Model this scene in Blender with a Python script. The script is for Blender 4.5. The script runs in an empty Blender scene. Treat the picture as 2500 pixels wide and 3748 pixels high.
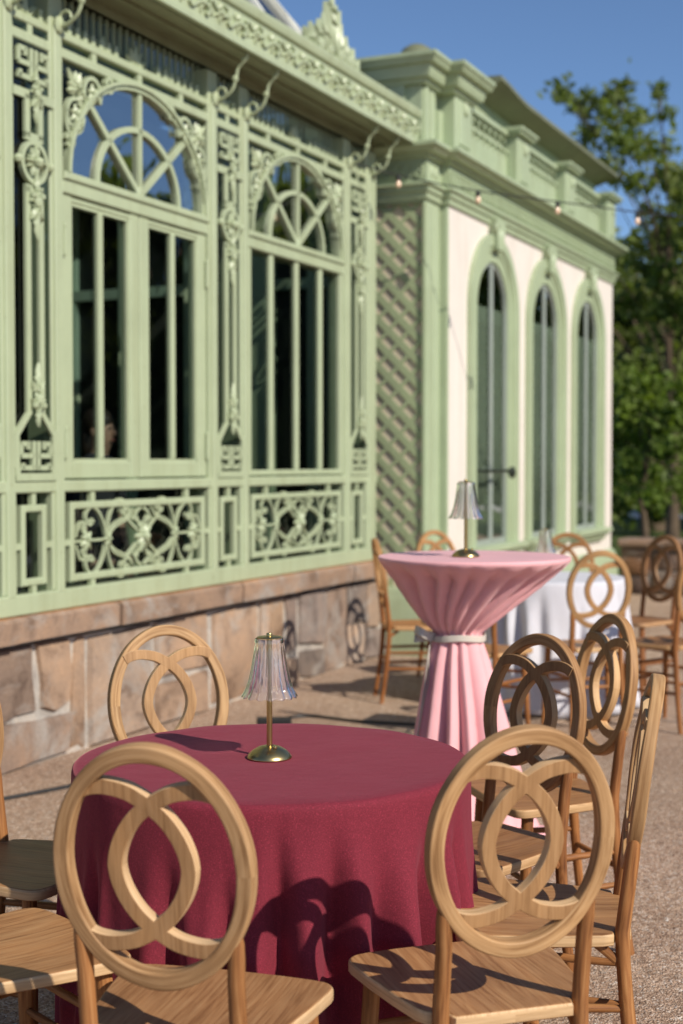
import bpy, math, random
from mathutils import Vector, Matrix
R = math.radians
sc = bpy.context.scene
col = sc.collection

# ------------------------------------------------------------------ camera, sky, sun, exposure
cd = bpy.data.cameras.new("camera"); cam = bpy.data.objects.new("camera", cd); col.objects.link(cam)
cam.location = (0, 0, 1.42); cam.rotation_euler = (R(90 - 1.954), 0, 0)
cd.sensor_fit = 'VERTICAL'; cd.sensor_height = 36; cd.sensor_width = 24; cd.lens = 50
cd.clip_start = .05; cd.clip_end = 3000
cd.dof.use_dof = True; cd.dof.focus_distance = 3.2; cd.dof.aperture_fstop = 3.1
sc.camera = cam
SUN = Vector((.570, -.575, .588)).normalized()
wd = bpy.data.worlds.new("World"); sc.world = wd; wd.use_nodes = True
wn = wd.node_tree.nodes; wl = wd.node_tree.links
bg = wn["Background"]; sky = wn.new("ShaderNodeTexSky"); sky.sky_type = 'NISHITA'; sky.sun_disc = False
sky.sun_elevation = R(36); sky.sun_rotation = math.atan2(SUN.x, SUN.y)
sky.altitude = 2200; sky.air_density = 1.0; sky.dust_density = .5; sky.ozone_density = 4.6
wl.new(sky.outputs[0], bg.inputs[0]); bg.inputs[1].default_value = .116
sd = bpy.data.lights.new("sun", 'SUN'); sun = bpy.data.objects.new("sun", sd); col.objects.link(sun)
sd.energy = 5.0; sd.angle = R(.53); sd.color = (1, .93, .82)
sun.rotation_euler = SUN.to_track_quat('Z', 'Y').to_euler(); sun.location = (8, -8, 12)
sc.view_settings.view_transform = 'Standard'; sc.view_settings.look = 'None'
sc.view_settings.exposure = .08; sc.view_settings.gamma = 1
sc.cycles.max_bounces = 10; sc.cycles.transparent_max_bounces = 24; sc.cycles.transmission_bounces = 10

# ------------------------------------------------------------------ helpers
class MB:
    """collects faces; builds ONE mesh object"""
    def __init__(s): s.v = []; s.f = []; s.uv = []; s.c = []; s.col = (1, 1, 1); s.xf = None
    def add(s, vs, fs, uvs=None):
        n = len(s.v)
        if s.xf is not None: vs = [s.xf @ Vector(p) for p in vs]
        s.v += [tuple(p) for p in vs]
        for i, f in enumerate(fs):
            s.f.append([n + k for k in f]); s.uv.append(uvs[i] if uvs else None); s.c.append(s.col)
        return s
    def box(s, x0, x1, y0, y1, z0, z1):
        v = [(x0,y0,z0),(x1,y0,z0),(x1,y1,z0),(x0,y1,z0),(x0,y0,z1),(x1,y0,z1),(x1,y1,z1),(x0,y1,z1)]
        return s.add(v, [(0,3,2,1),(4,5,6,7),(0,1,5,4),(1,2,6,5),(2,3,7,6),(3,0,4,7)])
    def bbox(s, x0, x1, y0, y1, z0, z1, b=.006):
        """box whose front (-y) face is chamfered"""
        v = [(x0,y1,z0),(x1,y1,z0),(x1,y1,z1),(x0,y1,z1),(x0,y0+b,z0),(x1,y0+b,z0),(x1,y0+b,z1),(x0,y0+b,z1),
             (x0+b,y0,z0+b),(x1-b,y0,z0+b),(x1-b,y0,z1-b),(x0+b,y0,z1-b)]
        f = [(0,3,2,1)]
        for k in range(4):
            j = (k+1) % 4
            f += [(k, j, 4+j, 4+k), (4+k, 4+j, 8+j, 8+k)]
        f.append((8,9,10,11)); return s.add(v, f)
    def prism(s, poly, y0, y1):
        """polygon in xz, extruded along y"""
        n = len(poly); v = [(p[0], y0, p[1]) for p in poly] + [(p[0], y1, p[1]) for p in poly]
        return s.add(v, [tuple(range(n)), tuple(range(2*n-1, n-1, -1))] + [(i, n+i, n+(i+1) % n, (i+1) % n) for i in range(n)])
    def sweep(s, pts, prof, nrm, closed=False, scale=None, uo=0):
        """profile (along side, along nrm) swept on pts; uv = (length, perimeter) in metres"""
        P = [Vector(p) for p in pts]; n = len(P); m = len(prof); nr = Vector(nrm).normalized()
        per = [0]
        for k in range(m): a, b = prof[k], prof[(k+1) % m]; per.append(per[-1] + math.hypot(a[0]-b[0], a[1]-b[1]))
        vs = []; L = [0]
        for i in range(n):
            a = P[i-1] if (i or closed) else P[i]; b = P[(i+1) % n] if (i < n-1 or closed) else P[i]
            t = (b - a).normalized(); sd_ = nr.cross(t).normalized(); up = t.cross(sd_).normalized()
            k = scale[i] if scale else 1
            vs += [P[i] + sd_*(q[0]*k) + up*(q[1]*k) for q in prof]
            L.append(L[-1] + (P[(i+1) % n] - P[i]).length)
        fs = []; uv = []
        for i in range(n if closed else n-1):
            j = (i+1) % n
            for k in range(m):
                k2 = (k+1) % m
                fs.append((i*m+k, i*m+k2, j*m+k2, j*m+k))
                uv.append([(L[i]+uo, per[k]), (L[i]+uo, per[k+1]), (L[i+1]+uo, per[k+1]), (L[i+1]+uo, per[k])])
        if not closed:
            fs += [tuple(range(m-1, -1, -1)), tuple((n-1)*m+k for k in range(m))]
            e = [(uo + q[0]*.3, q[1]*.3) for q in prof]; uv += [e[::-1], e]
        return s.add(vs, fs, uv)
    def tube(s, pts, r, seg=8, closed=False, nrm=None, scale=None):
        P = [Vector(p) for p in pts]
        if nrm is None:
            d = (P[-1]-P[0]).normalized() if (P[-1]-P[0]).length > 1e-6 else Vector((0,0,1))
            nrm = Vector((0,1,0)) if abs(d.y) < .7 else Vector((1,0,0))
        return s.sweep(P, circ(r, seg), nrm, closed, scale)
    def lathe(s, prof, seg=24, c=(0,0,0), rfun=None):
        n = len(prof); vs = []; fs = []
        for j in range(seg):
            a = 2*math.pi*j/seg
            for (r, z) in prof:
                rr = r*(rfun(a, z) if rfun else 1)
                vs.append((c[0]+rr*math.cos(a), c[1]+rr*math.sin(a), c[2]+z))
        for j in range(seg):
            k = (j+1) % seg
            for i in range(n-1): fs.append((j*n+i, k*n+i, k*n+i+1, j*n+i+1))
        return s.add(vs, fs)
    def ball(s, c, r, seg=8, st=(1,1,1)):
        vs = []; fs = []; h = seg//2
        for i in range(h+1):
            t = math.pi*i/h
            for j in range(seg):
                a = 2*math.pi*j/seg
                vs.append((c[0]+st[0]*r*math.sin(t)*math.cos(a), c[1]+st[1]*r*math.sin(t)*math.sin(a), c[2]+st[2]*r*math.cos(t)))
        for i in range(h):
            for j in range(seg):
                k = (j+1) % seg; fs.append((i*seg+j, (i+1)*seg+j, (i+1)*seg+k, i*seg+k))
        return s.add(vs, fs)
    def leaf(s, c, ang, ln, wd_, y, bulge=.02):
        """acanthus-like leaf in the xz plane, raised ridge towards -y"""
        dx, dz = math.cos(ang), math.sin(ang); nx, nz = -dz, dx
        prof = [(0,.0),(.15,.55),(.28,.35),(.42,1),(.55,.55),(.7,.7),(1,0)]
        def P(t, w, yy): return (c[0]+dx*ln*t+nx*wd_*w, yy, c[1]+dz*ln*t+nz*wd_*w)
        vs = []; fs = []
        for t, w in prof: vs += [P(t, w, y), P(t, .0, y - bulge*(1-.6*t)), P(t, -w, y)]
        for i in range(len(prof)-1):
            a = i*3; fs += [(a, a+1, a+4, a+3), (a+1, a+2, a+5, a+4)]
        n = len(prof)*3
        vs += [P(t, w, y+.008) for t, w in prof] + [P(t, -w, y+.008) for t, w in prof]
        k = len(prof)
        fs += [(n+i+1, n+i, n+k+i, n+k+i+1) for i in range(k-1)]
        for i in range(k-1): fs += [(i*3, i*3+3, n+i+1, n+i), (i*3+5, i*3+2, n+k+i, n+k+i+1)]
        return s.add(vs, fs)
    def build(s, name, mat, parent=None, smooth=True, ang=40, loc=None):
        me = bpy.data.meshes.new(name); me.from_pydata(s.v, [], s.f)
        if any(u is not None for u in s.uv):
            lay = me.uv_layers.new(name="UVMap"); k = 0
            for i, f in enumerate(s.f):
                for j in range(len(f)):
                    lay.data[k].uv = s.uv[i][j] if s.uv[i] else (s.v[f[j]][0], s.v[f[j]][1]); k += 1
        if any(c != (1, 1, 1) for c in s.c):
            at = me.color_attributes.new("tone", 'FLOAT_COLOR', 'CORNER'); k = 0
            for i, f in enumerate(s.f):
                for j in range(len(f)): at.data[k].color = (*s.c[i], 1); k += 1
        me.materials.append(mat)
        if smooth:
            me.polygons.foreach_set("use_smooth", [True]*len(me.polygons))
            me.update(); me.set_sharp_from_angle(angle=R(ang))
        me.validate(); me.update()
        o = bpy.data.objects.new(name, me); col.objects.link(o)
        if parent: o.parent = parent
        if loc: o.location = loc
        return o

def circ(r, n=12): return [(r*math.cos(2*math.pi*k/n), r*math.sin(2*math.pi*k/n)) for k in range(n)]
def rrect(w, d, b, n=3):
    """rounded rectangle profile w x d with corner radius b"""
    o = []
    for cx_, cy_, a0 in ((w/2-b, d/2-b, 0), (-w/2+b, d/2-b, 90), (-w/2+b, -d/2+b, 180), (w/2-b, -d/2+b, 270)):
        for k in range(n+1): a = R(a0 + 90*k/n); o.append((cx_+b*math.cos(a), cy_+b*math.sin(a)))
    return o
def rct(w, d): return [(w/2,d/2),(-w/2,d/2),(-w/2,-d/2),(w/2,-d/2)]
def arc(c, rx, rz, a0, a1, n, y=0): return [(c[0]+rx*math.cos(R(a0+(a1-a0)*k/n)), y, c[1]+rz*math.sin(R(a0+(a1-a0)*k/n))) for k in range(n+1)]
def cloth_path(p, head, segs, y=0, ds=.012):
    """curve integrated from curvature; segs = [(length, k0, k1)]"""
    x, z = p; h = R(head); o = [(x, y, z)]
    for L_, k0, k1 in segs:
        n = max(2, int(L_/ds))
        for i in range(n):
            h += (k0+(k1-k0)*(i+.5)/n)*L_/n; x += math.cos(h)*L_/n; z += math.sin(h)*L_/n; o.append((x, y, z))
    return o
def smooth(t): t = max(0, min(1, t)); return t*t*(3-2*t)
def spline(P, n=10):
    """Catmull-Rom through 2-D points"""
    o = []
    for i in range(len(P)-1):
        a = P[max(i-1, 0)]; b = P[i]; c = P[i+1]; d = P[min(i+2, len(P)-1)]
        for k in range(n):
            t = k/n
            o.append(tuple(.5*((2*b[q])+(-a[q]+c[q])*t+(2*a[q]-5*b[q]+4*c[q]-d[q])*t*t+(-a[q]+3*b[q]-3*c[q]+d[q])*t**3) for q in range(len(b))))
    o.append(tuple(P[-1])); return o

def tag(o, label=None, cat=None, group=None, kind=None):
    if label: o['label'] = label
    if cat: o['category'] = cat
    if group: o['group'] = group
    if kind: o['kind'] = kind
    return o
def empty(name, loc, rz=0):
    o = bpy.data.objects.new(name, None); col.objects.link(o); o.location = loc; o.rotation_euler = (0, 0, rz)
    o.empty_display_size = .1; return o
KIDS = {}
def copy_tree(o, parent=None):
    c = o.copy(); col.objects.link(c)
    if parent: c.parent = parent
    for ch in list(o.children): copy_tree(ch, c)
    return c

# ------------------------------------------------------------------ materials
def newmat(name):
    m = bpy.data.materials.new(name); m.use_nodes = True
    nt = m.node_tree; return m, nt.nodes, nt.links, nt.nodes["Principled BSDF"]
def N(nd, typ, **kw):
    n = nd.new(typ)
    for k, v in kw.items():
        if k in n.inputs.keys(): n.inputs[k].default_value = v
        else: setattr(n, k, v)
    return n
def ramp(nd, stops, interp='LINEAR'):
    r = nd.new("ShaderNodeValToRGB"); r.color_ramp.interpolation = interp
    el = r.color_ramp.elements
    while len(el) < len(stops): el.new(.5)
    for e, (p, c) in zip(el, stops): e.position = p; e.color = (*c, 1) if len(c) == 3 else c
    return r
def mix(nd, lk, typ, fac, a, b):
    m = nd.new("ShaderNodeMix"); m.data_type = 'RGBA'; m.blend_type = typ
    for s_, v in ((m.inputs[0], fac), (m.inputs[6], a), (m.inputs[7], b)):
        if hasattr(v, "is_output"): lk.new(v, s_)
        elif isinstance(v, (int, float)): s_.default_value = v
        else: s_.default_value = (*v, 1)
    return m.outputs[2]
def bump(nd, lk, src, strength, dist, bs, prev=None):
    b = nd.new("ShaderNodeBump"); b.inputs["Strength"].default_value = strength; b.inputs["Distance"].default_value = dist
    lk.new(src, b.inputs["Height"])
    if prev: lk.new(prev, b.inputs["Normal"])
    lk.new(b.outputs[0], bs.inputs["Normal"]); return b.outputs[0]

def paint(name, c, rough=.42, var=.10, scale=3.0, spec=.5):
    m, nd, lk, bs = newmat(name)
    tc = N(nd, "ShaderNodeTexCoord")
    n1 = N(nd, "ShaderNodeTexNoise", Scale=scale, Detail=6.0, Roughness=.65); lk.new(tc.outputs["Object"], n1.inputs["Vector"])
    r = ramp(nd, [(.3, tuple(x*(1-var) for x in c)), (.62, c), (.8, tuple(min(.95, x*(1+var*.5)) for x in c))]); lk.new(n1.outputs[0], r.inputs[0])
    mp = N(nd, "ShaderNodeMapping"); mp.inputs["Scale"].default_value = (9, 9, .55); lk.new(tc.outputs["Object"], mp.inputs[0])
    st_ = N(nd, "ShaderNodeTexNoise", Scale=1.0, Detail=6.0, Roughness=.7); lk.new(mp.outputs[0], st_.inputs["Vector"])
    rs_ = ramp(nd, [(.34, (.80, .77, .71)), (.50, (1, 1, 1)), (.75, (1.03, 1.03, 1.03))]); lk.new(st_.outputs[0], rs_.inputs[0])
    n7 = N(nd, "ShaderNodeTexNoise", Scale=38.0, Detail=3.0, Roughness=.5); lk.new(tc.outputs["Object"], n7.inputs["Vector"])
    r7 = ramp(nd, [(.25, (.72, .68, .60)), (.31, (1, 1, 1))]); lk.new(n7.outputs[0], r7.inputs[0])
    cc_ = mix(nd, lk, 'MULTIPLY', .5, r.outputs[0], rs_.outputs[0]); cc_ = mix(nd, lk, 'MULTIPLY', .8, cc_, r7.outputs[0])
    lk.new(cc_, bs.inputs["Base Color"]); bs.inputs["Roughness"].default_value = rough; bs.inputs["Specular IOR Level"].default_value = spec
    n2 = N(nd, "ShaderNodeTexNoise", Scale=60.0, Detail=4.0); lk.new(tc.outputs["Object"], n2.inputs["Vector"])
    bump(nd, lk, n2.outputs[0], .12, .004, bs); return m

def wood(name, dark, mid, light, gs=1.0, rough=.58, tintamt=1.0, ringamt=.06):
    """grain along U (metres)"""
    m, nd, lk, bs = newmat(name)
    uv = N(nd, "ShaderNodeUVMap"); oi = N(nd, "ShaderNodeObjectInfo")
    off = N(nd, "ShaderNodeVectorMath", operation='ADD'); lk.new(uv.outputs[0], off.inputs[0])
    mul = N(nd, "ShaderNodeVectorMath", operation='SCALE'); mul.inputs[0].default_value = (7.3, 3.1, 5.7); lk.new(oi.outputs["Random"], mul.inputs["Scale"]); lk.new(mul.outputs[0], off.inputs[1])
    mp = N(nd, "ShaderNodeMapping"); mp.inputs["Scale"].default_value = (5*gs, 130*gs, 1); lk.new(off.outputs[0], mp.inputs[0])
    g = N(nd, "ShaderNodeTexNoise", Scale=1.0, Detail=5.0, Roughness=.6, Distortion=.4); lk.new(mp.outputs[0], g.inputs["Vector"])
    mp2 = N(nd, "ShaderNodeMapping"); mp2.inputs["Scale"].default_value = (1.6*gs, 16*gs, 1); lk.new(off.outputs[0], mp2.inputs[0])
    w = N(nd, "ShaderNodeTexNoise", Scale=1.0, Detail=2.0, Distortion=1.2); lk.new(mp2.outputs[0], w.inputs["Vector"])
    rings = N(nd, "ShaderNodeMath", operation='MULTIPLY'); lk.new(w.outputs[0], rings.inputs[0]); rings.inputs[1].default_value = 55.0
    sn = N(nd, "ShaderNodeMath", operation='SINE'); lk.new(rings.outputs[0], sn.inputs[0])
    s2 = N(nd, "ShaderNodeMath", operation='MULTIPLY_ADD'); lk.new(sn.outputs[0], s2.inputs[0]); s2.inputs[1].default_value = ringamt; lk.new(g.outputs[0], s2.inputs[2])
    r = ramp(nd, [(.28, dark), (.5, mid), (.75, light)]); lk.new(s2.outputs[0], r.inputs[0])
    mp3 = N(nd, "ShaderNodeMapping"); mp3.inputs["Scale"].default_value = (4, 14, 1); lk.new(off.outputs[0], mp3.inputs[0])
    bl = N(nd, "ShaderNodeTexNoise", Scale=1.0, Detail=4.0, Roughness=.6); lk.new(mp3.outputs[0], bl.inputs["Vector"])
    r2 = ramp(nd, [(.3, (.68, .64, .6)), (.5, (1, 1, 1)), (.72, (1.18, 1.14, 1.06))]); lk.new(bl.outputs[0], r2.inputs[0])
    c = mix(nd, lk, 'MULTIPLY', .8, r.outputs[0], r2.outputs[0])
    # small dings and filler spots
    vo = N(nd, "ShaderNodeTexVoronoi", Scale=26.0); lk.new(off.outputs[0], vo.inputs["Vector"])
    r3 = ramp(nd, [(.0, (1, 1, 1)), (.055, (1, 1, 1)), (.075, (0, 0, 0))]); lk.new(vo.outputs["Distance"], r3.inputs[0])
    n5 = N(nd, "ShaderNodeTexNoise", Scale=9.0); lk.new(off.outputs[0], n5.inputs["Vector"])
    gate = N(nd, "ShaderNodeMath", operation='GREATER_THAN'); gate.inputs[1].default_value = .62; lk.new(n5.outputs[0], gate.inputs[0])
    gm = N(nd, "ShaderNodeMath", operation='MULTIPLY'); lk.new(r3.outputs[0], gm.inputs[0]); lk.new(gate.outputs[0], gm.inputs[1])
    gm2 = N(nd, "ShaderNodeMath", operation='MULTIPLY'); lk.new(gm.outputs[0], gm2.inputs[0]); gm2.inputs[1].default_value = .45
    c = mix(nd, lk, 'MIX', gm2.outputs[0], c, (.17, .10, .055))
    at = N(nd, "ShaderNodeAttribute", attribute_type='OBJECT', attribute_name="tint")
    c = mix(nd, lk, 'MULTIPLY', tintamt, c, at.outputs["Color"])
    lk.new(c, bs.inputs["Base Color"]); bs.inputs["Roughness"].default_value = rough; bs.inputs["Specular IOR Level"].default_value = .3
    rr = N(nd, "ShaderNodeMapRange"); rr.inputs[3].default_value = rough-.12; rr.inputs[4].default_value = rough+.15; lk.new(bl.outputs[0], rr.inputs[0]); lk.new(rr.outputs[0], bs.inputs["Roughness"])
    b1 = bump(nd, lk, s2.outputs[0], .35, .0016, bs); bump(nd, lk, bl.outputs[0], .3, .004, bs, b1)
    return m

def cloth_mat(name, c, speck=.0, scale=900.0, sheen=.3, rough=.85, trans=0):
    m, nd, lk, bs = newmat(name); tc = N(nd, "ShaderNodeTexCoord")
    n1 = N(nd, "ShaderNodeTexNoise", Scale=scale, Detail=2.0); lk.new(tc.outputs["Object"], n1.inputs["Vector"])
    n2 = N(nd, "ShaderNodeTexNoise", Scale=4.0, Detail=4.0); lk.new(tc.outputs["Object"], n2.inputs["Vector"])
    r2 = ramp(nd, [(.3, tuple(x*.93 for x in c)), (.7, tuple(x*1.05 for x in c))]); lk.new(n2.outputs[0], r2.inputs[0])
    base = r2.outputs[0]
    if speck:
        r1 = ramp(nd, [(.38, (.78, .78, .78)), (.6, (1.05, 1.05, 1.05)), (.72, (1+speck, 1+speck, 1+speck))]); lk.new(n1.outputs[0], r1.inputs[0])
        base = mix(nd, lk, 'MULTIPLY', 1, base, r1.outputs[0])
    lk.new(base, bs.inputs["Base Color"]); bs.inputs["Roughness"].default_value = rough; bs.inputs["Specular IOR Level"].default_value = .25
    bs.inputs["Sheen Weight"].default_value = sheen; bs.inputs["Sheen Roughness"].default_value = .4
    bs.inputs["Sheen Tint"].default_value = (*[min(1, x*1.5+.1) for x in c], 1)
    b1 = bump(nd, lk, n1.outputs[0], .25, .001, bs)
    n3 = N(nd, "ShaderNodeTexNoise", Scale=14.0, Detail=3.0); lk.new(tc.outputs["Object"], n3.inputs["Vector"])
    bump(nd, lk, n3.outputs[0], .22, .012, bs, b1)
    if trans:
        tr = N(nd, "ShaderNodeBsdfTranslucent"); lk.new(base, tr.inputs[0]); mx = N(nd, "ShaderNodeMixShader"); mx.inputs[0].default_value = trans
        lk.new(bs.outputs[0], mx.inputs[1]); lk.new(tr.outputs[0], mx.inputs[2]); lk.new(mx.outputs[0], nd["Material Output"].inputs[0])
    return m

def glass_mat(name, tint=(.80, .88, .84), refl=1.0):
    """window glass: clear with a Fresnel mirror"""
    m, nd, lk, bs = newmat(name); nd.remove(bs)
    tr = N(nd, "ShaderNodeBsdfTransparent"); tr.inputs[0].default_value = (*tint, 1)
    gl = N(nd, "ShaderNodeBsdfGlossy"); gl.inputs["Roughness"].default_value = .015
    tc = N(nd, "ShaderNodeTexCoord"); nz = N(nd, "ShaderNodeTexNoise", Scale=1.3, Detail=2.0); lk.new(tc.outputs["Object"], nz.inputs["Vector"])
    b = N(nd, "ShaderNodeBump"); b.inputs["Strength"].default_value = .05; b.inputs["Distance"].default_value = .2; lk.new(nz.outputs[0], b.inputs["Height"]); lk.new(b.outputs[0], gl.inputs["Normal"])
    fr = N(nd, "ShaderNodeFresnel", IOR=1.75)
    ml = N(nd, "ShaderNodeMath", operation='MULTIPLY', use_clamp=True); lk.new(fr.outputs[0], ml.inputs[0]); ml.inputs[1].default_value = refl
    mx = N(nd, "ShaderNodeMixShader"); lk.new(ml.outputs[0], mx.inputs[0]); lk.new(tr.outputs[0], mx.inputs[1]); lk.new(gl.outputs[0], mx.inputs[2])
    lk.new(mx.outputs[0], nd["Material Output"].inputs[0]); return m

def stone_mat(name, attr=True, base=(.45, .29, .2)):
    m, nd, lk, bs = newmat(name); tc = N(nd, "ShaderNodeTexCoord")
    n1 = N(nd, "ShaderNodeTexNoise", Scale=4.5, Detail=8.0, Roughness=.65, Distortion=.5); lk.new(tc.outputs["Object"], n1.inputs["Vector"])
    n2 = N(nd, "ShaderNodeTexNoise", Scale=55.0, Detail=5.0, Roughness=.7); lk.new(tc.outputs["Object"], n2.inputs["Vector"])
    n3 = N(nd, "ShaderNodeTexNoise", Scale=3.1, Detail=7.0, Roughness=.72, Distortion=.8); lk.new(tc.outputs["Object"], n3.inputs["Vector"])
    r1 = ramp(nd, [(.32, (.42, .38, .37)), (.48, (.92, .9, .88)), (.7, (1.22, 1.12, 1.0))]); lk.new(n1.outputs[0], r1.inputs[0])
    if attr:
        a = N(nd, "ShaderNodeVertexColor", layer_name="tone"); c = a.outputs[0]
    else: c = base
    c = mix(nd, lk, 'MULTIPLY', .9, c, r1.outputs[0])
    r3 = ramp(nd, [(.50, (0, 0, 0)), (.66, (.75, .75, .75))]); lk.new(n3.outputs[0], r3.inputs[0])
    c = mix(nd, lk, 'MIX', r3.outputs[0], c, (.36, .33, .295))
    r2 = ramp(nd, [(.3, (.8, .8, .8)), (.7, (1.12, 1.12, 1.12))]); lk.new(n2.outputs[0], r2.inputs[0])
    c = mix(nd, lk, 'MULTIPLY', .8, c, r2.outputs[0])
    lk.new(c, bs.inputs["Base Color"]); bs.inputs["Roughness"].default_value = .9; bs.inputs["Specular IOR Level"].default_value = .15
    b1 = bump(nd, lk, n1.outputs[0], .5, .03, bs); bump(nd, lk, n2.outputs[0], .4, .008, bs, b1); return m

def leaf_mat(name, c1, c2, c3):
    m, nd, lk, bs = newmat(name); tc = N(nd, "ShaderNodeTexCoord")
    n = N(nd, "ShaderNodeTexNoise", Scale=.9, Detail=5.0, Roughness=.8); lk.new(tc.outputs["Object"], n.inputs["Vector"])
    a = N(nd, "ShaderNodeVertexColor", layer_name="tone")
    r = ramp(nd, [(.32, c1), (.5, c2), (.68, c3)]); lk.new(n.outputs[0], r.inputs[0])
    c = mix(nd, lk, 'MULTIPLY', 1, r.outputs[0], a.outputs[0])
    lk.new(c, bs.inputs["Base Color"]); bs.inputs["Roughness"].default_value = .55; bs.inputs["Specular IOR Level"].default_value = .3
    tr = N(nd, "ShaderNodeBsdfTranslucent"); c2_ = mix(nd, lk, 'MULTIPLY', 1, c, (1.5, 1.6, .6)); lk.new(c2_, tr.inputs[0])
    mx = N(nd, "ShaderNodeMixShader"); mx.inputs[0].default_value = .42; lk.new(bs.outputs[0], mx.inputs[1]); lk.new(tr.outputs[0], mx.inputs[2])
    lk.new(mx.outputs[0], nd["Material Output"].inputs[0]); return m

def gravel_mat():
    m, nd, lk, bs = newmat("gravel"); tc = N(nd, "ShaderNodeTexCoord")
    v = N(nd, "ShaderNodeTexVoronoi", Scale=165.0, Randomness=1.0); lk.new(tc.outputs["Object"], v.inputs["Vector"])
    hs = N(nd, "ShaderNodeSeparateColor"); lk.new(v.outputs["Color"], hs.inputs[0])
    r = ramp(nd, [(.0, (.17, .105, .066)), (.16, (.33, .21, .138)), (.45, (.46, .305, .205)), (.75, (.56, .405, .29)), (.93, (.64, .51, .40)), (1, (.76, .69, .61))]); lk.new(hs.outputs[0], r.inputs[0])
    n = N(nd, "ShaderNodeTexNoise", Scale=1.1, Detail=6.0, Roughness=.65); lk.new(tc.outputs["Object"], n.inputs["Vector"])
    rn = ramp(nd, [(.3, (.80, .76, .74)), (.55, (1, 1, 1)), (.75, (1.1, 1.08, 1.06))]); lk.new(n.outputs[0], rn.inputs[0])
    c = mix(nd, lk, 'MULTIPLY', 1, r.outputs[0], rn.outputs[0])
    n4 = N(nd, "ShaderNodeTexNoise", Scale=24.0, Detail=4.0, Roughness=.7); lk.new(tc.outputs["Object"], n4.inputs["Vector"])
    r4 = ramp(nd, [(.36, (.72, .7, .68)), (.6, (1.08, 1.08, 1.08))]); lk.new(n4.outputs[0], r4.inputs[0])
    c = mix(nd, lk, 'MULTIPLY', .8, c, r4.outputs[0])
    lk.new(c, bs.inputs["Base Color"]); bs.inputs["Roughness"].default_value = .8; bs.inputs["Specular IOR Level"].default_value = .3
    inv = N(nd, "ShaderNodeMath", operation='SUBTRACT'); inv.inputs[0].default_value = .6; lk.new(v.outputs["Distance"], inv.inputs[1])
    b1 = bump(nd, lk, inv.outputs[0], .9, .006, bs); bump(nd, lk, n4.outputs[0], .6, .02, bs, b1); return m

def simple(name, c, rough=.5, metal=0, spec=.5):
    m, nd, lk, bs = newmat(name); tc = N(nd, "ShaderNodeTexCoord")
    n = N(nd, "ShaderNodeTexNoise", Scale=18.0, Detail=5.0); lk.new(tc.outputs["Object"], n.inputs["Vector"])
    r = ramp(nd, [(.3, tuple(x*.85 for x in c)), (.7, tuple(min(1, x*1.08) for x in c))]); lk.new(n.outputs[0], r.inputs[0]); lk.new(r.outputs[0], bs.inputs["Base Color"])
    bs.inputs["Roughness"].default_value = rough; bs.inputs["Metallic"].default_value = metal; bs.inputs["Specular IOR Level"].default_value = spec; return m

def lattice_mat(name): return paint(name, (.40, .44, .27), .5)

GREEN = paint("pale_green_paint", (.395, .45, .285), .38)
GREEN2 = paint("pavilion_green_paint", (.38, .45, .285), .45)
LATT = paint("lattice_green_paint", (.36, .42, .24), .5)
WHITE = paint("cream_render", (.71, .65, .58), .8, .10, 1.2, .2)
BEIGE = paint("beige_backing", (.62, .53, .40), .8, .08, 5.0, .2)
DARKROOF = paint("shaded_olive_roof", (.16, .172, .098), .6, .2)  # green darkened to carry the shade under the eaves; roof dome shares it
DARKIN = paint("dark_interior", (.012, .015, .012), .6, .3)  # near-black colour stands in for the rooms' shade behind the glass
INCOL = paint("interior_green_paint", (.50, .60, .40), .5)
GLASS = glass_mat("window_glass", (.72, .80, .76), .58)
ROOFGLASS = glass_mat("roof_glass", (.30, .36, .42), 1.3)
PGLASS = glass_mat("pavilion_glass", (.78, .83, .79), .7)
STONE = stone_mat("sandstone_blocks"); STONE2 = stone_mat("brown_stone", True)
W_BACK = wood("bentwood", (.225, .118, .048), (.385, .230, .110), (.49, .315, .165), ringamt=.06)
W_FACE = wood("veneer", (.255, .138, .060), (.345, .198, .092), (.40, .24, .12), ringamt=.05)
W_EDGE = wood("sawn_edge", (.42, .27, .14), (.56, .385, .22), (.64, .46, .28), ringamt=.03)
W_LEG = wood("leg_wood", (.15, .058, .020), (.285, .125, .043), (.39, .20, .082))
W_SEAT = wood("seat_wood", (.225, .108, .045), (.345, .182, .082), (.42, .245, .12), .9, .48, ringamt=.06)
BURG = cloth_mat("burgundy_cloth", (.185, .0185, .033), .6, 420.0, .75)
PINK = cloth_mat("pink_cloth", (.93, .51, .525), .0, 500.0, .4, .75, .22)
WCLOTH = cloth_mat("white_cloth", (.70, .69, .74), .0, 500.0, .1, .8, .15)
SASH = cloth_mat("beige_ribbon", (.66, .60, .52), .0, 700.0, .2, .6, .2)
MAROON = cloth_mat("maroon_drape", (.30, .03, .09), .0, 500.0, .3)
BRASS = simple("brushed_brass", (.52, .39, .17), .30, 1.0)
CURT = cloth_mat("sage_curtain", (.40, .47, .36), .0, 500.0, .1)
BLACK = simple("black_rubber", (.014, .013, .013), .5)
BULBM, nd_, lk_, bs_ = newmat("warm_bulb_glass")
bs_.inputs["Base Color"].default_value = (.85, .62, .46, 1); bs_.inputs["Roughness"].default_value = .1
bs_.inputs["Emission Color"].default_value = (1, .5, .22, 1); bs_.inputs["Emission Strength"].default_value = .10
SHADE, nd_, lk_, bs_ = newmat("clear_fluted_acrylic")
bs_.inputs["Base Color"].default_value = (1, .985, 1, 1); bs_.inputs["Roughness"].default_value = .015; bs_.inputs["IOR"].default_value = 1.2; bs_.inputs["Transmission Weight"].default_value = .97
bs_.inputs["Coat Weight"].default_value = .8; bs_.inputs["Coat Roughness"].default_value = .03
GRAVEL = gravel_mat()

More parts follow.
